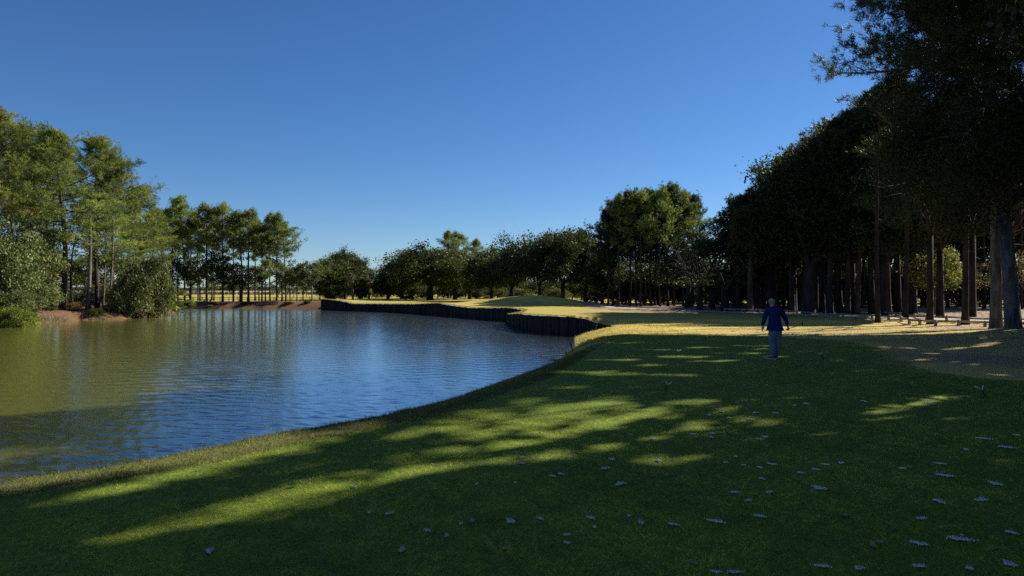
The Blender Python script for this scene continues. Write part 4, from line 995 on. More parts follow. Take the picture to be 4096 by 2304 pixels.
for i in range(30):
    px = 600 + i * 15.2 + rb_.uniform(-3, 3); d = 116 + rb_.uniform(-4, 8)
    if i in (1, 4): continue
    shrub('shrubB', px, d, np.interp(px, [600, 690, 760, 1040], [279, 272, 262, 256]) + rb_.uniform(-5, 7), 4.2, f"{['tall', 'broad', 'rounded'][i % 3]} dark bush {near_what(px)}, deepest row", None, group=G16)
for i in range(18):
    px = 326 + i * 15.5 + rb_.uniform(-4, 4)
    shrub('shrubB' if i % 3 else 'shrub', px, 160 + rb_.uniform(-4, 12), 281 + rb_.uniform(-4, 5), 3.6, f"{['low', 'broad', 'rounded'][i % 3]} bush behind the oaks, {near_what(px) if px > 470 else 'behind the far green'}", None, group=G13)
for i, px in enumerate((603, 618, 626, 644, 658, 674, 688, 700)):
    d = 105 + (i * 5) % 12; top = 250 + (i * 7) % 16
    plant('saplingB' if i % 2 else 'darkoakB', px, d, CZ + (HOR - top) * d / F + .4, 3.2, 'young_tree', f"{['dark', 'leafy dark'][i % 2]} understory tree {['left of', 'among the left trunks of', 'behind the left of', 'in the middle of', 'behind the middle of', 'right inside', 'at the right of', 'just past'][i]} the mid pine clump", G8)
# hedge-like growth on the marsh edge and thin stems there
n = 2600
xs = rb_.uniform(-190, 140, n); ys = rb_.uniform(300, 322, n)
hs = .8 + 1.1 * np.clip(wob(xs, xs * 0, .13), 0, 1) + rb_.uniform(0, .5, n)
C = np.stack([xs, ys, -.3 + hs * rb_.random(n)], 1)
V, Fc = leaves(C, 12, .35, .28, rb_)
tag(link('marsh_scrub', mesh_np('marsh_scrub', V, [Fc], M['darkoak'], tone=np.repeat(rb_.random(n * 12), 4))), 'low dark scrub along the edge of the marsh', 'scrub', kind='stuff')
G15 = 'scattered thin trees on the marsh edge'
for i in range(16):
    px = 176 + i * 16.5 + rb_.uniform(-5, 5)
    plant('saplingB' if i % 2 else 'sapling', px, 205 + rb_.uniform(-20, 60), rb_.uniform(4.5, 7), rb_.uniform(1.8, 2.6), 'young_tree', 'small distant tree at the edge of the tan marsh', G15)
# far woods across the marsh
mb = MB(); V = []; 
xs = np.linspace(-1700, 1700, 700); hh = 8 + 2.6 * wob(xs, xs * 0, .021) + 1.6 * wob(xs, xs * 0, .11, 2) + rb_.uniform(-.5, .5, len(xs))
prof = np.array([(0, -2), (4, 2), (10, 1.0), (40, 1.0), (60, -2)], float)
yy = np.array([0, 5, 16, 60, 75.]); zf = np.array([-.3, .55, 1, .9, -.2])
V = np.stack([np.repeat(xs, 5), 1500 + np.tile(yy, len(xs)) + np.repeat(25 * wob(xs, xs * 0, .006), 5), -.8 + np.repeat(hh, 5) * np.tile(zf, len(xs))], 1)
id_ = np.arange(len(xs) * 5).reshape(-1, 5)
q = np.stack([id_[:-1, :-1], id_[1:, :-1], id_[1:, 1:], id_[:-1, 1:]], -1).reshape(-1, 4)
M['farwood'] = surf('far_woods', (.03, .045, .03), (.06, .075, .04), .05, .95)
tag(link('far_woods', mesh_np('far_woods', V, [q], M['farwood'])), 'hazy blue line of woods across the marsh', 'woods', kind='stuff')

# ------------------------------------------------------------------ rail fences
def rail_fence(posts, name, label, group, ph=.38, pr=.075, rr_=.06, rails=(.30,), mat='wood', skip=()):
    e = empty(name, (posts[0][0], posts[0][1], gz(*posts[0]))); tag(e, label, 'fence', group)
    o = Vector(e.location); tops = []
    for i, (x, y) in enumerate(posts):
        zz = gz(x, y); m = MB()
        m.box((x - o.x, y - o.y, zz - o.z + ph / 2 - .05), (pr * 2, pr * 2, ph + .1), rngs.uniform(-.2, .2), (rngs.normal(0, .05), 0), taper=.92)
        link('post', m.build('post', M[mat]), e); tops.append(np.array([x - o.x, y - o.y, zz - o.z]))
    for i in range(len(posts) - 1):
        if i in skip: continue
        for r in rails:
            a = tops[i] + [0, 0, r + rngs.normal(0, .015)]; b = tops[i + 1] + [0, 0, r + rngs.normal(0, .015)]
            m = MB(); m.tube([a, (a + b) / 2 + [0, 0, -.02], b], rr_, 8); link('rail', m.build('rail', M[mat], True), e)
    return e
fr = lambda px, row, z=-.33: from_row(px, row, z)
GF = 'low timber rail fences by the sandy path'
rail_fence([fr(901, 322.1), fr(909.4, 324.0), fr(920, 324.9), fr(935.6, 325.6), fr(958.5, 325.8), fr(985, 326.5), fr(1012, 327.2), fr(1040, 328)], 'rail_fence', 'nearest low log rail fence running right toward the big near trunks', GF)
rail_fence([fr(914.8, 318), fr(926.5, 320.3), fr(946.6, 321.0), fr(968.3, 322.4), fr(1000, 322.8), fr(1035, 323)], 'rail_fence', 'second log rail fence across the path, past the yellow-leaved tree', GF)
rail_fence([fr(801.8, 315), fr(821.6, 317.0), fr(842.7, 318), fr(863, 319), fr(872, 319.4), fr(888.5, 320), fr(901, 321.4)], 'rail_fence', 'low rail fence behind the golfer along the wood edge', GF)
rail_fence([fr(880, 315.2), fr(896, 316.2), fr(906, 318)], 'rail_fence', 'short sagging rail piece between the path and the flared trunk', GF)
rail_fence([fr(725, 312), fr(742, 312.4), fr(760, 313), fr(780, 313.6), fr(797, 314.6)], 'rail_fence', 'low rail fence left of the golfer at the foot of the wood', GF)
rail_fence([(at(px, 134.5 + .0 * px), 134.5) for px in range(166, 326, 9)], 'rail_fence', 'long post and rail fence behind the far pines', 'rail fences beyond the pond', .85, .06, .045, (.72, .4), 'postwood')
rail_fence([(at(px, 84), 88) for px in (78, 84, 90, 96, 103, 110, 118)], 'rail_fence', 'short rail fence behind the trunks of the left grove', 'rail fences beyond the pond', .6, .06, .05, (.5,), 'wood')
# log benches and stumps
def bench(px, row, w, label):
    x, y = from_row(px, row, -.3); e = empty('timber_bench', (x, y, gz(x, y))); tag(e, label, 'bench', 'timber benches')
    m = MB(); m.box((0, 0, .45), (w, .4, .08)); link('seat', m.build('seat', M['wood']), e)
    for s in (-1, 1):
        m = MB(); m.box((s * w * .38, 0, .2), (.12, .34, .42)); link('leg', m.build('leg', M['postwood']), e)
bench(271, 302.6, 3.2, 'pale timber bench at the foot of the far pines near the pale trunk')
bench(207, 302.4, 1.4, 'small timber bench under the left half of the far pine row')
def stake(px, row, z, h, r, label, mat='postwood', name='stake'):
    x, y = from_row(px, row, z); m = MB(); m.tube([[0, 0, -.1], [0, 0, h * .5], [.01, 0, h]], [r, r, r * .8], 7)
    o = link(name, m.build(name, M[mat], True), loc=(x, y, gz(x, y))); tag(o, label, 'stake'); return o
stake(596.5, 317.5, .05, .35, .06, 'short reddish stake at the right end of the near bulkhead')
stake(520, 307.6, -.1, .28, .05, 'tiny dark stake on the turf above the far bulkhead corner')
stake(275.5, 305.4, -.9, .7, .05, 'pale stake on the straw bank below the far pines', 'wood')
# row of old cut stumps beside the pale sand
for i in range(7):
    x, y = from_row(588 + i * 1.7, 305.6, -.3); m = MB(); h = .35 + .12 * (i % 3); m.tube([[0, 0, -.1], [0, 0, h]], [.13, .11], 8)
    o = link('stump', m.build('stump', M['postwood'], True), loc=(x, y, gz(x, y))); tag(o, 'short cut stump in the little row right of the stout-trunked oak', 'stump', 'row of short stumps')
# driftwood sticks near the bank
def sticks(px, row, z, label, n, L, seed):
    rg = np.random.default_rng(seed); x, y = from_row(px, row, z); m = MB()
    for i in range(n):
        a = rg.normal(0, .35); l = L * rg.uniform(.5, 1); o = rg.normal(0, .12, 2)
        m.tube([[o[0] - l / 2 * math.cos(a), o[1] - l / 2 * math.sin(a), -.02], [o[0], o[1], .06], [o[0] + l / 2 * math.cos(a), o[1] + l / 2 * math.sin(a), rg.uniform(0, .15)]], [.02, .028, .012], 5)
    o = link('driftwood', m.build('driftwood', M['wood'], True), loc=(x, y, z)); tag(o, label, 'driftwood'); return o
sticks(556, 360, ZW, 'dark driftwood branch floating off the golden bank', 5, 1.0, 1)
for i, (px, row, h) in enumerate(((566, 362, .45), (571.6, 351, .4), (570.5, 345.5, .25))):
    x, y = from_row(px, row, ZW); m = MB(); m.tube([[0, 0, -.6], [.02, 0, 0], [.0, .02, h]], [.05, .05, .04], 6)
    o = link('mooring_stub', m.build('mooring_stub', M['darkbark'], True), loc=(x, y, ZW)); tag(o, ['rotten stub rising from the water beside the driftwood', 'dark stub at the waterline of the golden bank', 'small stub at the water nearest the near bulkhead'][i], 'stub', 'stubs along the bank')
# ---- flag on the far green
x, y = at(371.5, 128), 128.0
e = empty('golf_flag', (x, y, gz(x, y))); tag(e, 'yellow flag on a thin pole on the far green', 'flag')
m = MB(); m.tube([[0, 0, 0], [0, 0, 2.2]], [.025, .02], 6); M['white'] = surf('white_paint', (.75, .75, .72), (.8, .8, .78), 5, .4, spec=.5); link('pole', m.build('pole', M['white'], True), e)
M['flagy'] = surf('yellow_cloth', (.75, .5, .03), (.8, .56, .05), 4, .7)
u, v = np.meshgrid(np.linspace(0, 1, 9), np.linspace(0, 1, 6)); V = np.stack([-.5 * u.ravel() * .7, .06 * np.sin(u.ravel() * 7), 2.18 - v.ravel() * .45 - u.ravel() * .2], 1)
id_ = np.arange(54).reshape(6, 9); q = np.stack([id_[:-1, :-1], id_[:-1, 1:], id_[1:, 1:], id_[1:, :-1]], -1).reshape(-1, 4)
link('cloth', mesh_np('cloth', V, [q], M['flagy']), e)

# ------------------------------------------------------------------ tee markers shaped like landing birds
M['mwhite'] = surf('marker_white', (.62, .64, .66), (.72, .74, .76), 6, .45, spec=.5)
M['mdark'] = surf('marker_dark', (.02, .022, .024), (.05, .05, .05), 8, .6)
def marker_proto():
    e = empty('tee_marker', (0, 0, 0))
    m = MB()
    for dx, dy in ((0, 0), (-.035, .01)):
        m.tube([[dx, dy, -.05], [dx * .6, 0, .05], [0, 0, .095]], [.007, .006, .006], 6)
    link('legs', m.build('legs', M['mdark'], True), e)
    m = MB(); m.tube([[-.055, 0, .025], [-.03, 0, .065], [0, 0, .095], [.018, 0, .125], [.022, 0, .14]], [.004, .010, .014, .012, .006], 8)
    link('body', m.build('body', M['mdark'], True), e)
    for P in ([[.012, 0, .115], [.008, -.01, .15], [.0, -.01, .18], [-.002, -.01, .20]], [[.012, 0, .118], [.045, .01, .15], [.08, .01, .172], [.108, .01, .176]]):
        m = MB(); m.tube(P, [.006, .013, .013, .008], 8, sq=.45); link('wing', m.build('wing', M['mwhite'], True), e)
    return e
mk = [(1776, 859, 'white-winged bird-shaped tee marker, furthest of the left three', 1.15, .1), (1704, 896, 'white-winged bird-shaped tee marker, middle of the left three', 1.1, .0), (1677, 985, 'nearest white-winged bird-shaped tee marker standing left of the golfer', 1.0, .0),
      (2057, 862, 'dark bird-shaped tee marker right of the golfer at the tee edge', .95, 2.9), (2068, 904, 'dark bird-shaped tee marker with small white tip right of the golfer', 1.05, 2.8), (2473, 1004, 'dark bird-shaped tee marker with thin white wing edges near the right edge', 1.25, 2.7)]
mp = marker_proto()
for i, (fx, fy, lb, sc, rz) in enumerate(mk):
    x, y = from_row(fx / 2.5156, fy / 2.5156, 0)
    if i == 0: r = mp
    else:
        r = mp.copy(); COL.objects.link(r)
        for ch in list(mp.children):
            c = ch.copy(); COL.objects.link(c); c.parent = r
    r.location = (x, y, gz(x, y)); r.rotation_euler = (0, 0, rz); r.scale = (sc,) * 3
    tag(r, lb, 'tee marker', 'bird-shaped tee markers')

# ------------------------------------------------------------------ sand-filled divots
DV = [(1312, 1155, 12), (1314, 1169, 14), (1285, 1315, 38), (1012, 1387, 26), (528, 1389, 34), (892, 1227, 16), (930, 1293, 18), (979, 1296, 20), (1075, 1340, 22), (1160, 1323, 16), (1124, 1352, 18), (1358, 1308, 20), (1487, 1307, 26), (1496, 1330, 14),
      (1425, 1350, 18), (1427, 1370, 18), (1583, 1302, 14), (1613, 1318, 24), (1692, 1322, 26), (1802, 1316, 44), (1560, 1222, 34), (1521, 1184, 22), (1540, 1160, 20), (1430, 1153, 12), (1657, 1161, 20), (1410, 1198, 18), (1391, 1203, 14), (1640, 1106, 18),
      (1743, 1096, 20), (1793, 1094, 18), (1791, 1104, 16), (1883, 1263, 22), (1916, 1205, 20), (1849, 1242, 22), (1925, 1103, 22), (1912, 1109, 18), (1943, 1169, 24), (2063, 1229, 50), (2000, 1021, 18), (2028, 1016, 24), (2476, 1106, 34), (2431, 1134, 22),
      (2532, 1128, 36), (2379, 1199, 44), (2506, 1219, 42), (2470, 1259, 44), (2361, 1262, 42), (2365, 1168, 26), (2269, 1180, 22), (2412, 1359, 58), (2313, 1373, 46), (2541, 1425, 50), (2315, 1431, 40), (2542, 1341, 34), (2069, 1428, 40), (2160, 1435, 34), (1846, 1441, 36),
      (1803, 1441, 26), (2439, 1436, 32), (2319, 1306, 30), (2051, 1183, 24), (2077, 1171, 18), (2116, 1168, 22), (2014, 1191, 18), (1912, 1177, 16), (1851, 1151, 14), (1936, 1240, 26), (2173, 1012, 22), (2337, 1017, 24), (1901, 1041, 22), (1951, 1042, 14),
      (1816, 1037, 18), (1785, 1046, 14), (1886, 1057, 14), (1833, 1053, 12), (1912, 1304, 30), (1825, 1165, 14), (1870, 1172, 14), (2558, 1095, 18), (2420, 1350, 10), (1200, 1220, 10), (1296, 1218, 10)]
dprot = []
for s in range(7):
    rg = np.random.default_rng(500 + s); m = MB()
    ax = rg.uniform(-.5, .5)
    for g in range(270):
        r = min(.5, abs(rg.normal(0, .15))) if g % 3 else rg.uniform(0, .26); a = rg.uniform(0, 6.28); q = 1 + .45 * math.sin(a * 2 + ax * 6) + .25 * math.sin(a * 3 + s)
        w = rg.uniform(.03, .11) * (1.1 - min(.8, r * 1.6))
        m.box((math.cos(a) * r * q * 1.15, math.sin(a) * r * q * 1.15, .003 + .004 * rg.random() * (r < .3)), (w, w * rg.uniform(.5, 1.3), .009), rg.uniform(0, 3), (rg.normal(0, .5), rg.normal(0, .5)))
    dprot.append(m.build('sand_divot', M['sand']))
for i, (fx, fy, w) in enumerate(DV):
    x, y = from_row(fx / 2.5156, fy / 2.5156, 0); sc = 1.0 * w / 2.5156 * y / F
    o = link('sand_divot', dprot[i % 7], loc=(x, y, gz(x, y) + .014)); o.rotation_euler = (0, 0, -.35 + rngs.normal(0, .3) if fx > 1700 else rngs.uniform(-.5, .6))
    ratio = .75 if fx > 1700 else 1.1
    o.scale = (sc, sc * ratio, 1)
    big = 'large' if w >= 38 else 'small' if w < 20 else 'medium'
    where = 'near the bottom edge of the tee' if fy > 1290 else 'in the middle of the tee' if fy > 1080 else 'on the far part of the tee'
    side = 'on the right side' if fx > 2200 else 'right of centre' if fx > 1700 else 'at centre' if fx > 1150 else 'at left'
    tag(o, f'{big} white sand-filled divot {where}, {side}', 'divot', 'sand-filled divots in the tee turf')

# ------------------------------------------------------------------ fallen leaves and needles
def leaf_mesh(seed):
    rg = np.random.default_rng(seed); n = 10; th = np.linspace(0, 2 * PI, n, endpoint=False)
    V = [[0, 0, .004]] + [[math.cos(a) * .5 * (1 + .15 * math.cos(3 * a)), math.sin(a) * .28, .25 * abs(math.cos(a)) * rg.uniform(.2, .7)] for a in th]
    return mesh_np('fallen_leaf', V, [np.array([[0, 1 + i, 1 + (i + 1) % n] for i in range(n)])], M['leaf'])
lm = [leaf_mesh(i) for i in range(4)]
LF = [(740, 1225), (1187, 1318), (1572, 1092), (1658, 1000), (2197, 1380), (2030, 1360), (2213, 1371), (2240, 1323), (2372, 1192), (2290, 1178), (1745, 1420), (1275, 1385), (868, 1337), (1484, 1000), (1936, 1282), (1720, 935), (1750, 935), (1795, 1040), (2490, 1330), (2125, 1300)]
for i, (fx, fy) in enumerate(LF):
    x, y = from_row(fx / 2.5156, fy / 2.5156, 0)
    o = link('fallen_leaf', lm[i % 4], loc=(x, y, gz(x, y) + .02)); o.rotation_euler = (rngs.uniform(-.3, .3), rngs.uniform(-.3, .3), rngs.uniform(0, 6)); s = rngs.uniform(.05, .09); o.scale = (s, s, s)
    tag(o, 'curled brown fallen leaf lying on the tee turf', 'leaf', 'fallen leaves on the tee')
nm = MB(); nm.tube([[0, 0, .0], [.06, .01, .012], [.13, .03, .004]], [.0012, .0011, .0007], 4); nm.tube([[0, 0, .0], [.06, -.02, .016], [.12, -.05, .004]], [.0012, .0011, .0007], 4)
nme = nm.build('pine_needle', M['needle'])
for i, (fx, fy) in enumerate(((70, 1375), (532, 1340), (1482, 1350), (1340, 1308), (1190, 1295), (1610, 1385), (1050, 1140), (870, 1080), (2120, 1090), (1880, 1210), (700, 1000 + 260), (1100, 1420), (1760, 1240), (2360, 1330), (2480, 1390), (1500, 1420), (350, 1400))):
    x, y = from_row(fx / 2.5156, fy / 2.5156, 0)
    o = link('pine_needle', nme, loc=(x, y, gz(x, y) + .018)); o.rotation_euler = (0, 0, rngs.uniform(0, 6.28)); s = rngs.uniform(.9, 1.6); o.scale = (s, s, s)
    tag(o, 'dry forked pine needle lying on the tee turf', 'pine needle', 'pine needles on the tee')
# leaf litter under the right-hand trees and on the left bank
def litter(n, fx, label, name, mat, size):
    rg = np.random.default_rng(n); x, y = fx(rg, n); zz, sdd, _, _, _ = ground(x, y); k = (sdd > .3); x, y, zz = x[k], y[k], zz[k]
    V, Fc = leaves(np.stack([x, y, zz + .02], 1), 1, .0, size, rg); V = V.reshape(-1, 4, 3); V[:, :, 2] = zz[:, None] + .015 + (V[:, :, 2] - zz[:, None]) * .35
    tag(link(name, mesh_np(name, V.reshape(-1, 3), [Fc], mat, tone=np.repeat(rg.random(len(x)), 4))), label, 'leaf litter', kind='stuff')
M['lit'] = foliage('litter_leaves', (.10, .055, .035), (.25, .16, .11), (.48, .36, .28), .1)
M['strw'] = foliage('straw_litter', (.07, .038, .022), (.17, .095, .055), (.34, .22, .14), .1)
litter(22000, lambda rg, n: (24 + rg.random(n) * 32, 36 + rg.random(n) ** .8 * 42), 'brown fallen leaves scattered round the path and big trunks', 'leaf_litter', M['lit'], .05)
litter(26000, lambda rg, n: (-72 + rg.random(n) * 34, 60 + rg.random(n) * 45), 'rusty pine straw covering the left bank', 'pine_straw', M['strw'], .07)
# reeds and roots at the left waterline
n = 5000; t = rng.random(n)
seq = PA[37:44]; Ls = np.concatenate([[0], np.cumsum(np.hypot(*np.diff(seq[:, :2], axis=0).T))]); xx = np.interp(t * Ls[-1], Ls, seq[:, 0]); yy = np.interp(t * Ls[-1], Ls, seq[:, 1])
o = np.abs(rng.normal(0, .7, n)); xx = xx - o * .8; yy = yy + rng.normal(0, .3, n); zz = ground(xx, yy)[0]
k = (zz > -1.6) & (wob(xx, yy, .5, 3) > -.1)
join([blades(xx[k], yy[k], zz[k], rng.uniform(.15, .7, k.sum()), np.full(k.sum(), .04), rng, .5)], 'reeds', M['reed'], label='dry reeds and root tangles at the waterline of the left bank', cat='reeds')
print('props', time.time() - T0)

# ------------------------------------------------------------------ the golfer
M['skin'] = surf('skin', (.36, .20, .14), (.42, .25, .18), 6, .55)
M['jacket'] = surf('navy_jacket', (.004, .012, .075), (.007, .02, .12), 7, .85, .006, 14)
M['trouser'] = surf('grey_blue_trousers', (.09, .125, .17), (.14, .185, .235), 5, .9, .008, 12)
M['cap'] = surf('grey_hair', (.17, .165, .15), (.30, .29, .26), 30, .9, .004, 60)
M['shoe'] = surf('blue_shoe', (.01, .02, .10), (.02, .04, .16), 9, .6)
M['sole'] = surf('white_sole', (.6, .62, .64), (.7, .7, .7), 9, .6)
M['glove'] = surf('white_glove', (.45, .47, .50), (.55, .56, .58), 9, .8)
M['grip'] = surf('club_grip', (.012, .012, .012), (.02, .02, .02), 9, .7)
M['steel'] = surf('club_steel', (.35, .35, .36), (.45, .45, .46), 9, .3, metal=.9, spec=.5)
def skin_mesh(chains, levels=2, root=0):
    """chains: dict name->(pos, radius[, radius_y]); edges list"""
    pts, eds = chains
    names = list(pts); ix = {k: i for i, k in enumerate(names)}
    me = bpy.data.meshes.new('tmp'); me.from_pydata([pts[k][0] for k in names], [(ix[a], ix[b]) for a, b in eds], [])
    ob = bpy.data.objects.new('tmp', me); COL.objects.link(ob)
    md = ob.modifiers.new('s', 'SKIN'); md.use_smooth_shade = True
    if not me.skin_vertices: raise RuntimeError('no skin layer')
    sv = me.skin_vertices[0].data
    for i, k in enumerate(names):
        r = pts[k][1]; sv[i].radius = r if isinstance(r, tuple) else (r, r); sv[i].use_root = (i == root); sv[i].use_loose = False
    sb = ob.modifiers.new('b', 'SUBSURF'); sb.levels = levels; sb.render_levels = levels
    dg = bpy.context.evaluated_depsgraph_get(); dg.update()
    out = bpy.data.meshes.new_from_object(ob.evaluated_get(dg))
    bpy.data.objects.remove(ob); bpy.data.meshes.remove(me)
    out.materials.clear()
    return out
def hand(pts, eds, wr, pre, d, side, pal, curl, sc=1.0):
    """palm and five fingers hanging from wrist key wr; d: direction of the fingers, side: across the palm, pal: palm facing"""
    d, side, pal = [np.array(v, float) / np.linalg.norm(v) for v in (d, side, pal)]
    w = np.array(pts[wr][0])
    pts[pre + 'palm'] = (tuple(w + d * .05 * sc), (.034, .018)); eds.append((wr, pre + 'palm'))
    for f, (o, ln) in enumerate(((-.030, .062), (-.010, .074), (.011, .070), (.031, .056))):
        b = w + d * .088 * sc + side * o * sc; pts[f'{pre}f{f}a'] = (tuple(b), .0095); eds.append((pre + 'palm', f'{pre}f{f}a'))
        m = b + (d * math.cos(curl) + pal * math.sin(curl)) * ln * .55 * sc; c2 = curl * 2.1
        e = m + (d * math.cos(c2) + pal * math.sin(c2)) * ln * .55 * sc
        pts[f'{pre}f{f}b'] = (tuple(m), .0088); pts[f'{pre}f{f}c'] = (tuple(e), .0075); eds += [(f'{pre}f{f}a', f'{pre}f{f}b'), (f'{pre}f{f}b', f'{pre}f{f}c')]
    t1 = w + d * .035 * sc - side * .036 * sc + pal * .012; t2 = t1 + (d * .7 - side * .45 + pal * .5) * .038 * sc; t3 = t2 + (d * .9 + pal * .5) * .028 * sc
    pts[pre + 't1'] = (tuple(t1), .011); pts[pre + 't2'] = (tuple(t2), .0098); pts[pre + 't3'] = (tuple(t3), .008)
    eds += [(wr, pre + 't1'), (pre + 't1', pre + 't2'), (pre + 't2', pre + 't3')]
px_, py_ = from_row(773.3, 359.2, 0)
man = dict(
    hip=((.03, 0, .90), (.13, .10)), belly=((.035, 0, 1.02), (.15, .12)), chest=((.03, .01, 1.25), (.165, .115)), yoke=((.01, .0, 1.40), (.09, .065)), neck=((-.012, .02, 1.53), (.06, .06)),
    jaw=((-.03, .045, 1.585), (.062, .070)), head=((-.035, .03, 1.655), (.078, .092)), crown=((-.035, .02, 1.70), (.062, .078)),
    lsh=((-.14, .0, 1.40), .055), lel=((-.265, -.01, 1.16), .046), lwr=((-.303, .03, .93), .028),
    rsh=((.18, .0, 1.40), .055), rel=((.335, -.03, 1.17), .046), rwr=((.425, .03, .94), .028),
    lth=((-.035, 0, .84), .095), lkn=((-.02, .02, .47), .06), lan=((-.0, -.02, .10), .042), lto=((-.10, .10, .045), .036),
    rth=((.115, 0, .84), .095), rkn=((.135, .06, .47), .06), ran=((.115, .10, .12), .042), rto=((.13, .26, .06), .036))
ed = [('hip', 'belly'), ('belly', 'chest'), ('chest', 'yoke'), ('yoke', 'neck'), ('neck', 'jaw'), ('jaw', 'head'), ('head', 'crown'), ('yoke', 'lsh'), ('lsh', 'lel'), ('lel', 'lwr'), ('yoke', 'rsh'), ('rsh', 'rel'), ('rel', 'rwr'),
      ('hip', 'lth'), ('lth', 'lkn'), ('lkn', 'lan'), ('lan', 'lto'), ('hip', 'rth'), ('rth', 'rkn'), ('rkn', 'ran'), ('ran', 'rto')]
hand(man, ed, 'lwr', 'L', (-.02, .03, -1), (.15, 1, 0), (1, 0, 0), .25)
hand(man, ed, 'rwr', 'R', (.35, .25, -.9), (-.25, .9, .2), (-.9, -.2, -.35), 1.0)
# ears and nose
man['earl'] = ((-.118, .025, 1.64), .012); man['earr'] = ((.048, .025, 1.64), .012); man['nose'] = ((-.04, .135, 1.63), .013)
ed += [('head', 'earl'), ('head', 'earr'), ('head', 'nose')]
bm_ = skin_mesh((man, ed), 2); bm_.materials.append(M['skin']); bm_.name = 'person'
person = link('person', bm_, loc=(px_, py_, gz(px_, py_) - .005))
tag(person, 'person seen from behind in navy jacket and grey-blue trousers, walking down the tee', 'person')
# jacket
jk = dict(hem=((.045, -.005, .83), (.14, .11)), hm2=((.045, -.005, .88), (.195, .145)), waist=((.042, -.01, 1.03), (.212, .155)), chest=((.03, -.005, 1.24), (.215, .15)), up=((.018, -.005, 1.37), (.19, .12)), yoke=((.0, 0, 1.46), (.10, .085)), col=((-.015, .01, 1.535), (.070, .068)),
          lsh=((-.155, 0, 1.42), .088), lm=((-.215, -.01, 1.30), .078), lel=((-.262, -.012, 1.16), .064), lf=((-.285, .01, 1.05), .056), lwr=((-.302, .028, .945), .045),
          rsh=((.195, 0, 1.42), .088), rm=((.27, -.02, 1.30), .078), rel=((.335, -.03, 1.17), .064), rf=((.38, 0, 1.06), .056), rwr=((.418, .025, .96), .045))
je = [('waist', 'hm2'), ('hm2', 'hem'), ('waist', 'chest'), ('chest', 'up'), ('up', 'yoke'), ('yoke', 'col'), ('up', 'lsh'), ('lsh', 'lm'), ('lm', 'lel'), ('lel', 'lf'), ('lf', 'lwr'), ('up', 'rsh'), ('rsh', 'rm'), ('rm', 'rel'), ('rel', 'rf'), ('rf', 'rwr')]
jk = {k: (v[0], tuple(np.array(v[1]) * (1.0 if k in ('hem', 'hm2') else 1.12)) if isinstance(v[1], tuple) else v[1] * 1.1) for k, v in jk.items()}
j = skin_mesh((jk, je), 2, 2); j.materials.append(M['jacket'])
# fabric folds
co = np.zeros(len(j.vertices) * 3, np.float32); j.vertices.foreach_get('co', co); co = co.reshape(-1, 3)
nr = np.zeros(len(j.vertices) * 3, np.float32); j.vertices.foreach_get('normal', nr); nr = nr.reshape(-1, 3)
co += nr * (.006 * np.sin(co[:, 2] * 55 + co[:, 0] * 26) * np.sin(co[:, 0] * 21 + 1))[:, None]; j.vertices.foreach_set('co', co.ravel())
link('jacket', j, person)
tr = dict(w=((.045, 0, .96), (.13, .10)), w2=((.045, 0, .88), (.165, .12)), cr=((.045, 0, .80), (.155, .12)), lt=((-.045, 0, .72), .112), lk=((-.02, .015, .46), .092), lc=((-.01, -.015, .26), .084), la=((-.0, -.03, .10), .072),
          rt=((.135, .01, .72), .11), rk=((.15, .055, .46), .084), rc=((.14, .07, .26), .076), ra=((.122, .085, .115), .068))
te = [('w2', 'w'), ('w2', 'cr'), ('cr', 'lt'), ('lt', 'lk'), ('lk', 'lc'), ('lc', 'la'), ('cr', 'rt'), ('rt', 'rk'), ('rk', 'rc'), ('rc', 'ra')]
tr = {k: (v[0], tuple(np.array(v[1]) * 1.12) if isinstance(v[1], tuple) else v[1] * 1.1) for k, v in tr.items()}
t_ = skin_mesh((tr, te), 2, 2); t_.materials.append(M['trouser'])
co = np.zeros(len(t_.vertices) * 3, np.float32); t_.vertices.foreach_get('co', co); co = co.reshape(-1, 3)
nr = np.zeros(len(t_.vertices) * 3, np.float32); t_.vertices.foreach_get('normal', nr); nr = nr.reshape(-1, 3)
co += nr * (.007 * np.sin(co[:, 2] * 46 + co[:, 0] * 30) * (co[:, 2] < .5))[:, None]; t_.vertices.foreach_set('co', co.ravel())
link('trousers', t_, person)
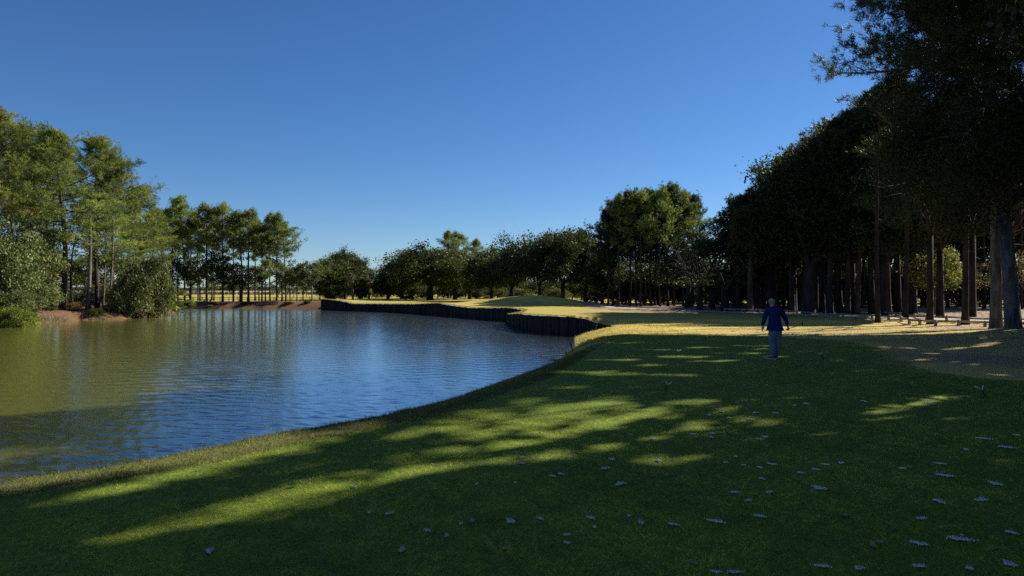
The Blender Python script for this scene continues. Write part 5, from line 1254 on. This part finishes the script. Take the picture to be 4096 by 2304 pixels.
# hair as a shell over the back of the head
bpyv = []
mbh = MB(); th = np.linspace(0, 2 * PI, 20, endpoint=False); rows = 9; V = []
for i in range(rows + 1):
    p = i / rows * rad(118)
    for a in th:
        fr_ = 1.0
        bulge = 1 + .02 * math.sin(a * 7 + i)
        yv = -math.cos(a); depth = math.cos(p)
        V.append([math.sin(p) * math.sin(a) * .094 * bulge - .035, math.sin(p) * yv * .108 * bulge + .018, depth * .088 + 1.655 + (.045 if (yv > .3 and p > 1.2) else 0) * (yv)])
id_ = np.arange((rows + 1) * 20).reshape(rows + 1, 20); q = np.stack([id_[:-1], np.roll(id_[:-1], -1, 1), np.roll(id_[1:], -1, 1), id_[1:]], -1).reshape(-1, 4)
link('hair', mesh_np('hair', V, [q[:, ::-1]], M['cap'], smooth=True), person)
def shoe(x, y, z, a, tip, nm):
    m = MB(); s = np.linspace(0, 1, 9)
    P = np.stack([s * .27 - .07, 0 * s, .035 + .012 * np.cos(s * 3)], 1); w = .05 * np.array([.5, .85, .95, .9, .9, 1, 1, .8, .3])
    m.tube(P, w, 10, sq=.85)
    o = link('shoe', m.build('shoe', M['shoe'], True), person, (x, y, z)); o.rotation_euler = (0, tip, a)
    m = MB(); n = 14; ps = []
    Vv = []; 
    for zz in (.0, .022):
        for i in range(9): Vv.append([P[i, 0], w[i] * .98, zz])
        for i in range(8, -1, -1): Vv.append([P[i, 0], -w[i] * .98, zz])
    q = [[i, (i + 1) % 18, 18 + (i + 1) % 18, 18 + i] for i in range(18)]
    q += [[i, i + 1, 16 - i, 17 - i] for i in range(8)] + [[18 + i, 18 + 17 - i, 18 + 16 - i, 18 + i + 1] for i in range(8)]
    m.add(Vv, q=q); link('sole', m.build('sole', M['sole']), o)
shoe(.0, -.03, .004, rad(148), 0, 'l'); shoe(.118, .08, .03, rad(80), rad(14), 'r')
# glove on the left hand: slightly larger hand shell
gl = {'lwr': ((-.303, .03, .93), .034)}; ge = []; hand(gl, ge, 'lwr', 'L', (-.02, .03, -1), (.15, 1, 0), (1, 0, 0), .25)
gl = {k: (v[0], tuple(np.array(v[1]) * 1.25) if isinstance(v[1], tuple) else v[1] * 1.22) for k, v in gl.items()}
g = skin_mesh((gl, ge), 1); g.materials.append(M['glove']); link('glove', g, person)
# golf club held level in the right hand
cp = Vector((px_, py_, gz(px_, py_))) + Vector((.455, .055, .868))
e = empty('golf_club', cp); tag(e, 'golf club held level in the right hand of the golfer', 'golf club')
dv = np.array([.60, .56, .085]); dv /= np.linalg.norm(dv)
m = MB(); m.tube([-dv * .12, dv * .0, dv * .16], [.013, .012, .010], 8); link('grip', m.build('grip', M['grip'], True), e)
m = MB(); m.tube([dv * .16, dv * .5, dv * .88], [.008, .007, .006], 6); link('shaft', m.build('shaft', M['grip'], True), e)
m = MB(); c = dv * .90; m.tube([c + [.01, 0, -.025], c + [.0, 0, .01], c + [-.01, 0, .05], c + [-.015, 0, .075]], [.014, .028, .030, .012], 9, sq=.6); link('club_head', m.build('club_head', M['grip'], True), e)

# ------------------------------------------------------------------ camera, light, sky
cam = bpy.data.cameras.new('Camera'); co_ = bpy.data.objects.new('Camera', cam); COL.objects.link(co_)
co_.location = (0, 0, CZ); co_.rotation_euler = (rad(90) , 0, 0)
cam.sensor_width = 36; cam.lens = 36 * F / 1024; cam.clip_end = 12000; cam.clip_start = .05
cam.shift_y = (HOR - 288) / 1024
S.camera = co_
w = bpy.data.worlds.new('World'); S.world = w; w.use_nodes = True
nt = w.node_tree; nt.nodes.clear()
sky = nt.nodes.new('ShaderNodeTexSky'); sky.sky_type = 'NISHITA'; sky.sun_disc = False
sky.sun_elevation = SUN_EL; sky.sun_rotation = SUN_AZ; sky.altitude = 0; sky.air_density = .85; sky.dust_density = .12; sky.ozone_density = 7
bg = nt.nodes.new('ShaderNodeBackground'); bg.inputs[1].default_value = .057
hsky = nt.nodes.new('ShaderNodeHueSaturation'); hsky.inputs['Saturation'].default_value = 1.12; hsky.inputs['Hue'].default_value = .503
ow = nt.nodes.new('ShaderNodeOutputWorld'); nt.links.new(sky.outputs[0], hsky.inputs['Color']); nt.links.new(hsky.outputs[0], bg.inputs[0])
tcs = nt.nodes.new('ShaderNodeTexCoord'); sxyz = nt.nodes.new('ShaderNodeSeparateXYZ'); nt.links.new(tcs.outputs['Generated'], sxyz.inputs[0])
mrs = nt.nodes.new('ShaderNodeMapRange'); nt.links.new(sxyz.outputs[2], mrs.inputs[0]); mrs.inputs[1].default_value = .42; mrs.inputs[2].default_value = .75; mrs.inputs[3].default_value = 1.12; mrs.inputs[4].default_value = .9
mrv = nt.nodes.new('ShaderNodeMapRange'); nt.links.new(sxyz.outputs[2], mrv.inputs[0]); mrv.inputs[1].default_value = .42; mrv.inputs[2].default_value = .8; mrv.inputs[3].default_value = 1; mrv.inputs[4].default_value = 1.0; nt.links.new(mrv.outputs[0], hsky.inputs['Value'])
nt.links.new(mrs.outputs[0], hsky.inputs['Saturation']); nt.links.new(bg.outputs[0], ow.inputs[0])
sl = bpy.data.lights.new('Sun', 'SUN'); so = bpy.data.objects.new('Sun', sl); COL.objects.link(so)
sl.energy = 5.0; sl.angle = rad(.53); sl.color = (1, .93, .80)
dirv = Vector((SX * math.cos(SUN_EL), SY * math.cos(SUN_EL), math.sin(SUN_EL)))
so.rotation_euler = dirv.to_track_quat('Z', 'Y').to_euler(); so.location = (40, 25, 40)
S.view_settings.view_transform = 'Standard'; S.view_settings.look = 'None'; S.view_settings.exposure = .95; S.view_settings.gamma = 1
S.render.film_transparent = False
S.cycles.max_bounces = 6; S.cycles.diffuse_bounces = 2; S.cycles.glossy_bounces = 3; S.cycles.transmission_bounces = 4; S.cycles.transparent_max_bounces = 8
S.cycles.use_denoising = False
print('done', time.time() - T0)
